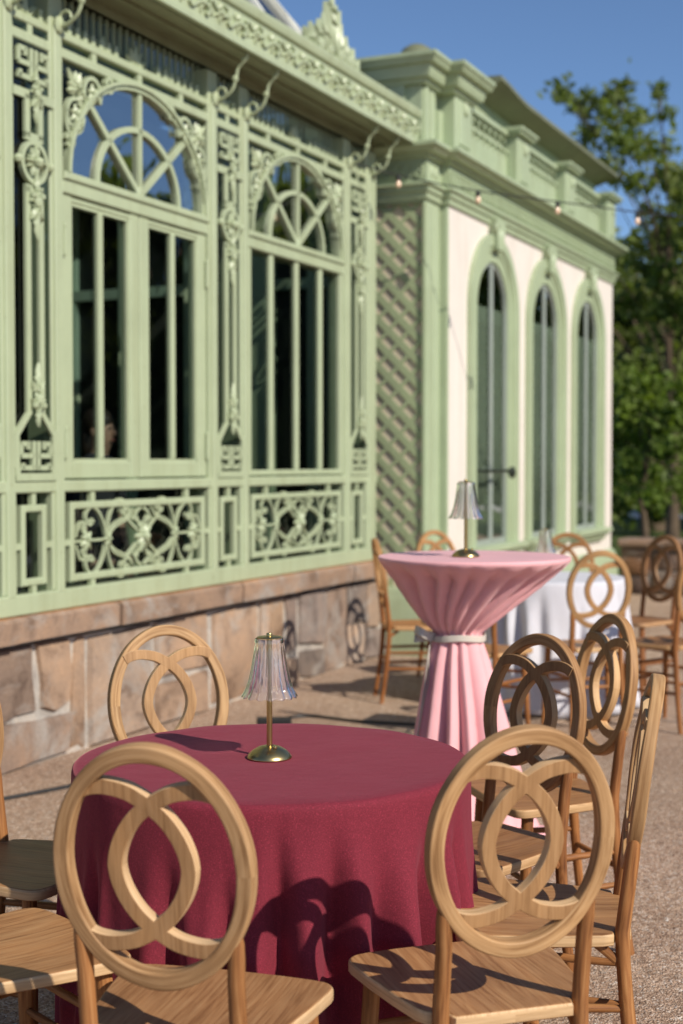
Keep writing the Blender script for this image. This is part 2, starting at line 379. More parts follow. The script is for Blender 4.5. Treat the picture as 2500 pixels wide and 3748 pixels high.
# ------------------------------------------------------------------ setting: ground, road, grass
TH = R(24.329); AX = Vector((math.sin(TH), math.cos(TH), 0)); NX = Vector((math.cos(TH), -math.sin(TH), 0))
def W(u, w, z=0): return AX*u + NX*w + Vector((0, 0, z))       # u along the facade, w out from it
ROTZ = R(90) - TH                                              # local x = along facade, local y = into the building

def sheet(name, pts, z, mat, kind='structure'):
    b = MB(); b.add([(p[0], p[1], z) for p in pts], [tuple(range(len(pts)))])
    return tag(b.build(name, mat, smooth=False), kind=kind)
EARTH = paint("dry_earth", (.20, .15, .09), .95, .3, .6, .1)
GRASSM = paint("grass_green", (.075, .105, .028), .9, .5, .8, .1)
ROADM = paint("pale_road", (.48, .45, .42), .9, .1, .5, .1)
sheet("ground", [(-900, -60), (900, -60), (900, 1500), (-900, 1500)], -.012, EARTH)
sheet("gravel_yard", [(-14, -9), (17, -9), (17, 12.2), (2.6, 15.8), (-14, 15.8)], 0, GRAVEL)
E2 = W(15.36, -3.75)
sheet("grass", [(E2.x-6, E2.y+3.2), (E2.x, E2.y+.3), (E2.x+12, E2.y-4.9), (60, 12), (60, 36.5), (-30, 36.5), (-30, 22)], -.004, GRASSM)
sheet("road", [(-60, 37), (90, 37), (90, 42.5), (-60, 42.5)], 0, ROADM)
sheet("far_grass", [(-200, 43), (200, 43), (200, 160), (-200, 160)], -.004, GRASSM)

rg_ = random.Random(77); m_ = MB() if 'MB' in globals() else None
for i_ in range(5200):
    y_ = 1.9+7.5*rg_.random()**1.6; x_ = rg_.uniform(-.30*y_-.1, .27*y_+.1); r_ = rg_.choice([.002, .0025, .003, .003, .004, .0055]); a_ = rg_.uniform(0, 3.1)
    ca, sa = math.cos(a_)*r_*1.3, math.sin(a_)*r_*1.3; h_ = r_*rg_.uniform(.7, 1.2); k_ = rg_.uniform(.55, 1.35)
    m_.col = (.42*k_, .31*k_, .23*k_) if rg_.random() < .93 else (.72, .68, .62)
    m_.add([(x_+ca, y_+sa, .0), (x_-sa*.8, y_+ca*.8, .0), (x_-ca, y_-sa, .0), (x_+sa*.8, y_-ca*.8, .0), (x_+ca*.2, y_+sa*.2, h_)], [(0, 1, 4), (1, 2, 4), (2, 3, 4), (3, 0, 4)])
tag(m_.build("loose_stones", STONE, None, False), "loose small stones scattered over the gravel yard", "gravel", None, "stuff")
# ------------------------------------------------------------------ conservatory
con = empty("conservatory", W(5, -4.05), ROTZ)
tag(con, "pale green cast-iron conservatory with arched windows and pierced ornament on a sandstone base", "building")
X0 = -3.2; XE = 4.58                       # facade from off-frame left to its end post
SC = [-1.413, .475, 2.363, 4.251]          # strip panel centres (local x)
BC = [-.469, 1.419, 3.307]                 # bay centres
def cpart(b, name, mat=GREEN, par=None, ang=40): return b.build(name, mat, par or con, True, ang)
# stone base wall of irregular blocks
rs = random.Random(7)
b = MB(); b.col = (.47, .43, .385)
b.box(X0, 4.88, .024, .45, 0, .568); b.box(X0, 4.88, .06, .45, .568, .6)
tones = [(.36,.25,.175),(.42,.295,.21),(.27,.195,.15),(.22,.17,.145),(.38,.28,.21),(.41,.28,.185),(.28,.225,.195),(.18,.145,.125)]
x = X0
def stone(b, x0, x1, z0, z1):
    j = lambda: rs.uniform(-.028, .028)
    P = [(x0+j(), z0+j()), ((x0+x1)/2, z0+j()*.7), (x1+j(), z0+j()), (x1+j(), (z0+z1)/2+j()), (x1+j(), z1+j()), ((x0+x1)/2, z1+j()*.7), (x0+j(), z1+j()), (x0+j(), (z0+z1)/2+j())]
    P = [(p[0], max(0.0, min(.572, p[1]))) for p in P]
    t = rs.choice(tones); k = rs.uniform(.85, 1.15); b.col = tuple(c*k for c in t)
    cx_ = sum(p[0] for p in P)/8; cz_ = sum(p[1] for p in P)/8; n = 8
    q = [(cx_+(p[0]-cx_)*.95, cz_+(p[1]-cz_)*.94) for p in P]; y1 = rs.uniform(-.012, .008)
    v = [(p[0], .026, p[1]) for p in P] + [(p[0], y1+.004, p[1]) for p in q] + [(cx_, y1-.006, cz_)]
    b.add(v, [(i, (i+1) % n, n+(i+1) % n, n+i) for i in range(n)] + [(n+i, n+(i+1) % n, 2*n) for i in range(n)])
while x < 4.86:
    w_ = rs.choice([.12, .34, .42, .5, .62, .74]); w_ = min(w_, 4.86-x)
    g = rs.uniform(.004, .018)
    if w_ < .15 or rs.random() < .35: stone(b, x+g, x+w_-g, .012, .57)
    else:
        zc = rs.uniform(.2, .42)
        if rs.random() < .5 and w_ > .4:
            m_ = x + w_*rs.uniform(.4, .6); stone(b, x+g, m_-g, zc+g, .57); stone(b, m_+g, x+w_-g, zc+g, .57)
        else: stone(b, x+g, x+w_-g, zc+g, .57)
        stone(b, x+g, x+w_-g, .0, zc-g)
    x += w_
cpart(b, "stone_base", STONE, ang=50)
b = MB(); x = X0
while x < 4.6:
    w_ = min(rs.uniform(.55, .95), 4.62-x); k = rs.uniform(.9, 1.1); b.col = (.31*k, .215*k, .155*k)
    e = rs.uniform(-.008, .008)
    v = [(x+.005, -.062+e, .60), (x+w_-.005, -.062+e, .60), (x+w_-.005, -.066+e, .70), (x+.005, -.066+e, .70), (x+.005, -.050+e, .715), (x+w_-.005, -.050+e, .715),
         (x+.005, .3, .60), (x+w_-.005, .3, .60), (x+.005, .3, .717), (x+w_-.005, .3, .717)]
    b.add(v, [(0,1,3,2)[::1] if False else (0,1,2,3), (3,2,5,4), (6,7,1,0), (1,7,9,5,2), (6,0,3,4,8)])
    b.col = (.44*k, .225*k, .11*k); b.add([v[4], v[5], v[9], v[8]], [(0,1,2,3)]); x += w_
b.col = (.45, .41, .37); b.box(X0, 4.6, -.04, .28, .606, .709)
cpart(b, "stone_ledge", STONE, ang=30)
# posts
for c in SC:
    for s in (-1, 1):
        x = c + s*.19; wd_ = .105
        if c == SC[3] and s == 1: x += .035; wd_ = .175
        b = MB(); b.bbox(x-wd_/2, x+wd_/2, 0, .14, .813, 3.66)
        b.bbox(x-wd_/2+.022, x+wd_/2-.022, -.014, .001, .80, 3.50, .008)
        b.ball((x, -.02, 3.50), .035, 8, (1, .6, 1.3))
        cpart(b, "post")
b = MB(); b.bbox(X0, XE, -.012, .14, .7175, .813); cpart(b, "bottom_rail")
b = MB(); b.bbox(X0, XE, -.006, .13, 1.282, 1.338); cpart(b, "middle_rail")
b = MB(); b.bbox(X0, XE, .002, .13, 3.362, 3.412); b.bbox(X0, XE, .004, .12, 3.452, 3.49)
for bc in BC:
    for s in (-.42, 0, .42): b.box(bc+s-.02, bc+s+.02, .01, .09, 3.412, 3.452)
for c in SC: b.box(c-.02, c+.02, .01, .09, 3.412, 3.452)
cpart(b, "top_rail")
# cresting: comb of small teeth with leafy middle, on its own bar
for i, bc in enumerate(BC):
    b = MB(); b.box(bc-.69, bc+.69, .018, .052, 3.486, 3.498)
    for k in range(-9, 10):
        x = bc + k*.068
        if abs(k) > 2: b.prism([(x-.016, 3.49), (x+.016, 3.49), (x+.016, 3.535), (x, 3.555), (x-.016, 3.535)], .02, .05)
    for a in (30, 60, 90, 120, 150): b.leaf((bc, 3.485), R(a), .12 if a == 90 else .11, .028, .035)
    for s in (-1, 1): b.leaf((bc+s*.30, 3.487), R(90), .09, .02, .035); b.leaf((bc+s*.30, 3.487), R(60), .07, .02, .035); b.leaf((bc+s*.30, 3.487), R(120), .07, .02, .035)
    cpart(b, "crest")
for c in SC:
    b = MB(); b.box(c-.125, c+.125, .018, .052, 3.486, 3.498)
    for a in (40, 90, 140): b.leaf((c, 3.487), R(a), .11, .03, .035)
    for s in (-1, 1): b.prism([(c+s*.1-.015, 3.49), (c+s*.1+.015, 3.49), (c+s*.1+.015, 3.55), (c+s*.1-.015, 3.55)], .02, .05)
    cpart(b, "crest")
b = MB()                                                     # upper frieze of slim balusters under the soffit
n = int((XE-X0)/.062)
for k in range(n):
    x = X0 + .04 + k*.062; b.box(x-.006, x+.006, .09, .11, 3.49, 3.735)
b.box(X0, XE, .07, .12, 3.70, 3.75)
cpart(b, "frieze_balusters")

def arch_pts(c, rx, rz, z0, y, n=28): return arc((c, z0), rx, rz, 180, 0, n, y)
def fanlight(bc, hw):
    """segmental-headed light with hub, inner arc and three spokes"""
    z0 = 2.825; b = MB(); rz = .558
    b.sweep(arch_pts(bc, hw-.018, rz-.008, z0, .014), rct(.038, .03), (0, 1, 0))
    b.sweep(arch_pts(bc, hw-.006, rz+.004, z0, -.004), rct(.018, .02), (0, 1, 0))
    b.sweep(arch_pts(bc, hw*.59, rz*.60, z0, .018, 20), rct(.030, .02), (0, 1, 0))
    for a in (39, 90, 141):
        ca, sa = math.cos(R(a)), math.sin(R(a)); r = 1/math.sqrt((ca/(hw-.02))**2+(sa/(rz-.012))**2)
        b.sweep([(bc+ca*.02, .018, z0+sa*.02), (bc+ca*r, .018, z0+sa*r)], rct(.032, .02), (0, 1, 0))
    b.ball((bc, .018, z0+.01), .045, 10, (1, .4, 1))
    f = cpart(b, "fanlight")
    p = MB(); A = arch_pts(bc, hw-.02, rz-.01, z0, .030); p.add(A, [tuple(range(len(A)))]); cpart(p, "pane", GLASS, f)
    return f
def spandrel(bc, s, hw):
    """scroll and leaf filling between arch and post"""
    b = MB(); y = .012; X = lambda dx: bc + s*dx
    def sw(P, w=.02): b.sweep([(X(p[0]-bc if False else p[0]), y, p[2]) for p in P], rct(w, .026), (0, 1, 0))
    def loop(cx_, cz_, r, a0, a1, tail):
        P = [(cx_+r*math.cos(R(a0+(a1-a0)*k/16)), y, cz_+r*1.1*math.sin(R(a0+(a1-a0)*k/16))) for k in range(17)]
        sw(P + [(t[0], y, t[1]) for t in tail])
    loop(hw-.22, 3.245, .072, -60, 200, [(hw-.26, 3.22), (hw-.33, 3.31)])
    loop(hw-.075, 3.115, .070, -150, 90, [])
    sw([(p[0], y, p[1]) for p in spline([(hw-.005, 3.13), (hw-.0, 3.05), (hw-.045, 2.97), (hw-.02, 2.88)], 6)])
    sw([(p[0], y, p[1]) for p in spline([(hw-.145, 3.115), (hw-.12, 3.05), (hw-.07, 3.03), (hw-.03, 3.06)], 6)])
    loop(hw-.03, 2.985, .03, 0, 320, [])
    loop(hw-.37, 3.325, .03, 0, 320, [])
    for (cx_, cz_) in ((hw-.22, 3.245), (hw-.075, 3.115)):
        for k in range(6):
            a = k*60+20; b.leaf((X(cx_), cz_), R(a if s > 0 else 180-a), .052, .017, y-.012, .014)
    for a in (45, 15, 75, 200, 250, 100, -10):
        b.leaf((X(hw-.095), 3.235), R(a if s > 0 else 180-a), .125 if a == 45 else .09, .03, y-.01)
    return cpart(b, "spandrel_scroll")
for i, bc in enumerate(BC):
    hw = .668
    fanlight(bc, hw)
    for s in (-1, 1): spandrel(bc, s, hw)
    b = MB(); b.bbox(bc-.7, bc+.7, .004, .13, 2.722, 2.802); b.bbox(bc-.7, bc+.7, -.010, .005, 2.788, 2.826); cpart(b, "transom")
    if i < 2:            # pair of door leaves
        for s in (-1, 1):
            xa, xb = (bc-.70, bc-.004) if s < 0 else (bc+.004, bc+.70)
            gl0, gl1 = (xa+.092, xb-.088) if s < 0 else (xa+.088, xb-.092)
            b = MB(); b.bbox(xa, gl0, .018, .075, 1.345, 2.722); b.bbox(gl1, xb, .018, .075, 1.345, 2.722)
            b.bbox(gl0, gl1, .022, .075, 1.345, 1.43); b.bbox(gl0, gl1, .022, .075, 2.69, 2.72)
            for (g0, g1, z0, z1) in ((gl0, gl0+.014, 1.43, 2.69), (gl1-.014, gl1, 1.43, 2.69), (gl0, gl1, 1.43, 1.444), (gl0, gl1, 2.676, 2.69)): b.box(g0, g1, .028, .07, z0, z1)
            d = cpart(b, "door_leaf")
            m_ = (gl0+gl1)/2; b = MB(); b.bbox(m_-.021, m_+.021, .022, .052, 1.444, 2.676); cpart(b, "muntin", GREEN, d)
            p = MB(); p.add([(gl0, .044, 1.43), (gl1, .044, 1.43), (gl1, .044, 2.69), (gl0, .044, 2.69)], [(0,1,2,3)]); cpart(p, "pane", GLASS, d)
            for z in (1.52, 2.50):
                b = MB(); xx = xa+.012 if s < 0 else xb-.012
                b.tube([(xx, .006, z-.055), (xx, .006, z+.055)], .010, 8, False, (1,0,0)); b.ball((xx, .006, z+.065), .011, 6, (1,1,1.8)); b.ball((xx, .006, z-.065), .011, 6, (1,1,1.8)); cpart(b, "hinge", GREEN, d)
    else:
        b = MB(); b.bbox(bc-.70, bc-.648, .01, .09, 1.345, 2.722); b.bbox(bc+.648, bc+.70, .01, .09, 1.345, 2.722); b.bbox(bc-.648, bc+.648, .014, .09, 1.345, 1.38)
        f = cpart(b, "window")
        for k in (-1, 0, 1):
            b = MB(); b.bbox(bc+k*.36-.026, bc+k*.36+.026, .018, .046, 1.38, 2.722); cpart(b, "muntin", GREEN, f)
        p = MB(); p.add([(bc-.648, .038, 1.38), (bc+.648, .038, 1.38), (bc+.648, .038, 2.722), (bc-.648, .038, 2.722)], [(0,1,2,3)]); cpart(p, "pane", GLASS, f)

def key(b, c, z0, z1, y, s):
    """half of a double Greek key, s = side"""
    X = lambda d: c + s*d; h = z1-z0; w = rct(.023, .016)
    for P in ([(.018, z0), (.018, z1)], [(.018, z0+h*.5), (.112, z0+h*.5)], [(.112, z0+h*.5), (.112, z1-.013)], [(.112, z1-.013), (.060, z1-.013)], [(.062, z1), (.062, z0+h*.72)],
              [(.018, z0+.012), (.12, z0+.012)], [(.10, z0), (.10, z0+h*.25)]):
        b.sweep([(X(p[0]), y, p[1]) for p in P], w, (0, 1, 0))
def fleuron(b, c, z, up, y, k=1):
    d = 1 if up else -1
    for a, ln, w_, dz in ((90, .13, .026, .04), (55, .075, .02, .02), (125, .075, .02, .02), (35, .06, .018, -.035), (145, .06, .018, -.035), (90, .10, .034, -.05), (-90, .09, .02, -.04)):
        b.leaf((c, z+d*dz*k), R(a*d), ln*k, w_*k, y)
    b.ball((c, y-.01, z), .028*k, 8, (1, .6, 1)); b.ball((c-.032*k, y-.006, z-.03*d*k), .018*k, 6); b.ball((c+.032*k, y-.006, z-.03*d*k), .018*k, 6)
for c in SC:
    b = MB(); y = -.004; w2 = rct(.036, .016)
    key(b, c, 1.388, 1.524, y, 1); key(b, c, 1.388, 1.524, y, -1)
    for s in (-1, 1):
        b.sweep([(c+s*.145, y, 1.40), (c+s*.145, y, 1.555), (c+s*.05, y, 1.655), (c+s*.05, y, 2.70)], w2, (0, 1, 0))
        b.sweep([(c+s*.05, y, 2.925), (c+s*.05, y, 3.12)], w2, (0, 1, 0)); b.sweep([(c+s*.155, y, 3.12), (c+s*.035, y, 3.12)], rct(.042, .016), (0, 1, 0))
        key(b, c, 3.185, 3.335, y, s)
        b.sweep([(c+s*.14, y, 1.36), (c+s*.14, y, 1.40)], w2, (0, 1, 0))
    b.sweep([(c-.155, y, 1.357), (c+.155, y, 1.357)], rct(.036, .02), (0, 1, 0))
    b.sweep([(c-.068, y, 2.93), (c+.068, y, 2.93)], rct(.036, .016), (0, 1, 0)); b.sweep([(c-.068, y, 2.69), (c+.068, y, 2.69)], rct(.036, .016), (0, 1, 0))
    t = cpart(b, "key_panel")
    b = MB(); b.sweep([(c+.092*math.cos(R(a)), y, 2.815+.092*math.sin(R(a))) for a in range(0, 360, 12)], rct(.022, .024), (0, 1, 0), True)
    for s in (-1, 1): b.ball((c+s*.122, -.01, 2.815), .022, 8)
    for k in range(8): b.leaf((c, 2.815), R(k*45+22), .07, .02, y-.01, .02)
    for k in range(4): b.leaf((c, 2.815), R(k*90+90), .085, .016, y-.018, .02)
    b.ball((c, y-.03, 2.815), .026, 8); cpart(b, "medallion", GREEN, t)
    b = MB(); fleuron(b, c, 1.72, True, y-.02); cpart(b, "fleuron", GREEN, t); b = MB(); fleuron(b, c, 2.63, False, y-.02); cpart(b, "fleuron", GREEN, t); b = MB(); fleuron(b, c, 3.13, False, y-.02, .8); cpart(b, "fleuron", GREEN, t)
    p = MB(); p.add([(c-.138, .012, 1.338), (c+.138, .012, 1.338), (c+.138, .012, 3.45), (c-.138, .012, 3.45)], [(0,1,2,3)]); cpart(p, "pane", GLASS, t)
    # small lower frame
    b = MB(); xa, xb, za, zb = c-.098, c+.098, .848, 1.226
    for (x0, x1, z0, z1) in ((xa, xa+.034, za, zb), (xb-.034, xb, za, zb), (xa+.034, xb-.034, za, za+.034), (xa+.034, xb-.034, zb-.034, zb)): b.bbox(x0, x1, .002, .034, z0, z1)
    b.box(c-.016, c+.016, .006, .030, .81, za); b.box(c-.016, c+.016, .006, .030, zb, 1.285)
    b.box(c-.14, xa, .006, .030, 1.02, 1.05); b.box(xb, c+.14, .006, .030, 1.02, 1.05)
    cpart(b, "lower_frame")
for bc in BC:
    b = MB(); xa, xb, za, zb = bc-.655, bc+.655, .842, 1.232
    for (x0, x1, z0, z1) in ((xa, xa+.036, za, zb), (xb-.036, xb, za, zb), (xa+.036, xb-.036, za, za+.036), (xa+.036, xb-.036, zb-.036, zb)): b.bbox(x0, x1, .002, .034, z0, z1)
    for s in (-1, 1):
        b.box(bc+s*.46-.018, bc+s*.46+.018, .006, .030, .81, za); b.box(bc+s*.46-.018, bc+s*.46+.018, .006, .030, zb, 1.285)
        b.box(min(bc+s*.655, bc+s*.705), max(bc+s*.655, bc+s*.705), .006, .030, 1.02, 1.05)
    g = cpart(b, "grille_panel")
    b = MB(); zc = 1.037; y = .018; pr = rct(.0125, .020)
    for sx in (-1, 1):
        for sz in (-1, 1):
            def S(p, hd, segs, w=None):
                P = cloth_path(p, hd, segs, y); b.sweep([(bc+sx*q[0], y, zc+sz*q[2]) for q in P], w or pr, (0, 1, 0))
            S((.335, .0), 95, [(.20, 1.5, 6), (.15, 7, 30), (.06, 30, 60)])         # from the knot up and curling in
            S((.335, .0), 80, [(.17, -2, -6), (.19, -9, -28), (.05, -30, -60)])
            S((.60, .02), 100, [(.06, 2, 10), (.10, 16, 50)])
            S((.445, .095), 20, [(.09, -12, -6), (.07, -20, -60)])
            S((.05, .035), 33, [(.13, -1, 3), (.05, 8, 28), (.08, 30, 70)])         # diagonal arm from the rosette
            for q_ in (0, .016):
                b.sweep([(bc+sx*v[0], y, zc+sz*v[1]) for v in spline([(.335, .0+q_*.4), (.275, .05+q_), (.20, .078+q_), (.135, .10+q_*.7), (.09, .148)], 6)], rct(.010, .022), (0, 1, 0))
            S((.015, .15), -20, [(.05, -2, -12), (.07, -20, -60)])
            S((.03, .05), 85, [(.05, -4, -16), (.05, -25, -60)])
        for k in range(7): b.leaf((bc+sx*.52, zc), R(k*360/7), .055, .018, y-.014, .018)
        for k in range(6): b.leaf((bc+sx*.33, zc), R(k*60), .04, .015, y-.014, .016)
        b.sweep([(bc+sx*.36, y, zc), (bc+sx*.62, y, zc)], pr, (0, 1, 0))
    cpart(b, "scrollwork", GREEN, g)
    b = MB()
    for k in range(10): b.leaf((bc, zc), R(k*36), .085 if k % 2 else .065, .022, y-.016, .02)
    b.ball((bc, y-.03, zc), .028, 8); cpart(b, "rosette", GREEN, g)
b = MB(); p = MB()
p.add([(X0, .038, .8), (XE, .038, .8), (XE, .038, 1.29), (X0, .038, 1.29)], [(0,1,2,3)]); cpart(p, "lower_glazing", GLASS)
for bc in BC:
    p = MB(); z0 = 2.825; A = arch_pts(bc, .65, .548, z0, .032)
    P = [(bc-.72, .032, z0)] + A + [(bc+.72, .032, z0), (bc+.72, .032, 3.45), (bc-.72, .032, 3.45)]
    k = len(A)//2 + 1
    L_ = [P[0]] + A[:k] + [(bc, .032, 3.45), (bc-.72, .032, 3.45)]; R_ = A[k-1:] + [(bc+.72, .032, z0), (bc+.72, .032, 3.45), (bc, .032, 3.45)]
    p.add(L_, [tuple(range(len(L_)))]); p.add(R_, [tuple(range(len(R_)))]); cpart(p, "upper_glazing", GLASS)
p = MB(); p.add([(X0, .125, 3.49), (XE, .125, 3.49), (XE, .125, 3.75), (X0, .125, 3.75)], [(0,1,2,3)]); cpart(p, "clerestory_glazing", GLASS)
# eaves: soffit, fascia gutter with relief, scroll brackets
FY = -.25
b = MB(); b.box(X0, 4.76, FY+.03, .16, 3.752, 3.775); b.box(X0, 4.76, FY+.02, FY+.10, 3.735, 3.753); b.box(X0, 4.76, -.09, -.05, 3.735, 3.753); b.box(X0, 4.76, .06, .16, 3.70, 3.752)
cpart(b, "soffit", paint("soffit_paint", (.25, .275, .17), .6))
b = MB()
prof = [(FY+.03, 3.735), (FY-.012, 3.735), (FY-.012, 3.765), (FY, 3.775), (FY, 3.925), (FY-.02, 3.935), (FY-.03, 3.965), (FY-.03, 3.988), (FY+.06, 3.988), (FY+.06, 3.775), (FY+.03, 3.775)]
n = len(prof); v = [(X0, q[0], q[1]) for q in prof] + [(4.76, q[0], q[1]) for q in prof]
b.add(v, [(i, (i+1) % n, n+(i+1) % n, n+i) for i in range(n)] + [tuple(range(n)), tuple(range(2*n-1, n-1, -1))])
gut = cpart(b, "gutter")
b = MB(); x = X0 + .1; k = 0
while x < 4.72:
    s = 1 if k % 2 else -1; zc = 3.85
    P = cloth_path((x-.10, zc-.04*s), 40*s, [(.14, -3*s, -8*s), (.10, -14*s, -60*s)], FY-.008); b.sweep(P, rct(.016, .02), (0, 1, 0))
    P = cloth_path((x-.10, zc-.04*s), -160*s, [(.05, -14*s, -30*s)], FY-.008); b.sweep(P, rct(.014, .02), (0, 1, 0))
    for a in (90, 30, 150, -30, 210, 270): b.leaf((x-.02, zc), R(a*s), .06, .02, FY-.004, .022)
    b.leaf((x+.06, zc), R(60*s), .06, .018, FY-.004, .02); b.leaf((x+.06, zc), R(-50*s), .06, .018, FY-.004, .02)
    b.ball((x-.02, FY-.015, zc), .018, 6); x += .205; k += 1
for k in range(int((4.7-X0)/.05)): b.ball((X0+.03+k*.05, FY-.006, 3.935), .010, 6)
cpart(b, "leaf_relief", GREEN, gut)
for c in SC:
    for s in (-1, 1):
        x = c+s*.19; b = MB()
        P = spline([(0, 3.49), (-.06, 3.50), (-.115, 3.54), (-.14, 3.60), (-.155, 3.66), (-.20, 3.70), (-.215, 3.735)], 6)
        b.tube([(x, p[0]-.01, p[1]) for p in P], .0095, 8, False, (1, 0, 0)); b.ball((x, -.145, 3.60), .021, 8); b.ball((x, -.20, 3.70), .016, 8)
        cv = [(x, -.055+.03*math.cos(R(a)), 3.53+.03*math.sin(R(a))) for a in range(-90, 200, 20)]; b.tube(cv, .008, 6, False, (1, 0, 0))
        cpart(b, "scroll_bracket")
# acroterion on the gutter over the window bay
b = MB(); cx_ = 3.29; yb = FY+.02
for (dx, dz, a, ln, w_) in ((0,0,90,.42,.05),(0,.02,75,.30,.05),(0,.02,105,.30,.05),(-.10,0,97,.26,.045),(.10,0,83,.26,.045),(-.19,0,95,.20,.04),(.19,0,85,.20,.04),(-.27,0,110,.16,.04),(.27,0,70,.16,.04),
        (-.34,0,125,.12,.035),(.34,0,55,.12,.035),(0,.2,50,.12,.03),(0,.2,130,.12,.03),(0,.28,55,.09,.024),(0,.28,125,.09,.024),(-.1,.1,140,.12,.03),(.1,.1,40,.12,.03),(-.19,.08,140,.1,.03),(.19,.08,40,.1,.03),(-.05,.0,100,.34,.04),(.05,0,80,.34,.04)):
    b.leaf((cx_+dx, 3.985+dz), R(a), ln, w_, yb, .05)
for dx in (-.22, -.08, .08, .22): b.ball((cx_+dx, yb-.03, 4.02), .04, 8, (1, .7, 1))
b.box(cx_-.40, cx_+.40, yb-.03, yb+.04, 3.982, 4.01)
cpart(b, "acroterion")
# glazed hipped roof behind the gutter
k = math.tan(R(55)); H = 1.7; yr = .1; z0 = 4.0
def rp(x, t): return (x, yr+t, z0+k*t)
b = MB(); HX = 4.45
p = MB(); p.add([(X0, yr, z0), (HX, yr, z0), (HX-H, yr+H, z0+k*H), (X0, yr+H, z0+k*H)], [(0,1,2,3)]); p.add([(HX, yr, z0), (HX, yr+4, z0), (HX-H, yr+H+.2, z0+k*H), (HX-H, yr+H, z0+k*H)], [(0,1,2,3)])
x = X0+.1
while x < HX-.1:
    t1 = min(H, HX-x)
    b.sweep([rp(x, 0), rp(x, t1)], rct(.05, .06), (0, -k, 1)); x += .55
b.sweep([(HX, yr, z0), (HX-H, yr+H, z0+k*H)], rct(.07, .07), (0, -1, 1)); b.sweep([rp(X0, .55), rp(HX-.55, .55)], rct(.05, .05), (0, -1, .7))
b.box(X0, HX+.05, yr-.05, yr+.03, 3.96, 4.03)
rr = cpart(b, "roof_ribs", paint("pale_roof_paint", (.70, .70, .62), .5)); cpart(p, "roof_glazing", ROOFGLASS)
# interior: floor, back wall, columns, drapes
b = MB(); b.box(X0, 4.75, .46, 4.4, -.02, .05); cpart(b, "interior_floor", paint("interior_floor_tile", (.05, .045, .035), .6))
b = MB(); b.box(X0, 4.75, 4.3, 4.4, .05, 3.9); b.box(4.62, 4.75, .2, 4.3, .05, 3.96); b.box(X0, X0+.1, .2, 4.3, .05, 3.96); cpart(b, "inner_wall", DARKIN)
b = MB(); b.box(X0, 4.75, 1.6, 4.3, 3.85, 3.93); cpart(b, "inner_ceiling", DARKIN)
for x in (-1.6, .3, 1.75, 2.75, 3.55, 4.2):
    b = MB(); yq = 3.9 if x not in (2.75, 1.75) else 2.6
    b.tube([(x, yq, .05), (x, yq, 3.85)], .06, 10, False, (0, 1, 0)); b.lathe([(.10, .05), (.10, .15), (.07, .21)], 12, (x, yq, 0)); b.sweep([(x, yq, 2.9), (x+.12, yq, 3.3), (x+.4, yq, 3.55), (x+.7, yq, 3.6)], rct(.06, .05), (0, 1, 0)); b.sweep([(x, yq, 2.9), (x-.12, yq, 3.3), (x-.4, yq, 3.55), (x-.7, yq, 3.6)], rct(.06, .05), (0, 1, 0))
    b.box(x-.7, x+.7, yq-.03, yq+.03, 2.62, 2.70)
    cpart(b, "interior_column", INCOL)

for (ya, yc) in ((.48, .56), (.84, 1.06), (1.5, 1.62), (2.08, 2.22), (2.62, 2.70)):
    b = MB(); b.box(4.57, 4.62, ya, yc, .05, 3.9); b.box(4.555, 4.57, ya+.02, yc-.02, .2, 3.7); b.box(4.56, 4.62, ya-.25, yc+.25, 2.72, 2.80)
    cpart(b, "inner_pilaster", INCOL)
# ------------------------------------------------------------------ pavilion
pav = empty("pavilion", W(9.8, -3.70), ROTZ)
tag(pav, "cream rendered pavilion with pale green trim, three tall arched windows and a lattice side wall", "building")
LX = 5.5
def ppart(b, name, mat=GREEN2, par=None, ang=40): return b.build(name, mat, par or pav, True, ang)
PLAN = [(0, 1.2), (0, .06), (.31, .06), (.31, 0), (LX, 0), (LX, 3.5)]
def moulding(b, plan, prof):
    """closed profile (outward offset, z) mitred round the plan polyline"""
    n = len(plan); D = []
    for i in range(n-1):
        dx, dy = plan[i+1][0]-plan[i][0], plan[i+1][1]-plan[i][1]; L_ = math.hypot(dx, dy); D.append((dy/L_, -dx/L_))
    M = []
    for i in range(n):
        if i == 0: M.append(D[0])
        elif i == n-1: M.append(D[-1])
        else:
            a, c = D[i-1], D[i]; q = 1 + a[0]*c[0]+a[1]*c[1]; M.append(((a[0]+c[0])/q, (a[1]+c[1])/q))
    m = len(prof)
    # the walk (0,1.2)->(0,.07) has its outside on -x
    v = [(plan[i][0]-(-M[i][0])*0 + M[i][0]*p[0], plan[i][1]+M[i][1]*p[0], p[1]) for i in range(n) for p in prof]
    f = [(i*m+k, i*m+(k+1) % m, (i+1)*m+(k+1) % m, (i+1)*m+k) for i in range(n-1) for k in range(m)]
    f += [tuple(range(m)), tuple((n-1)*m+k for k in range(m-1, -1, -1))]
    b.add(v, f)
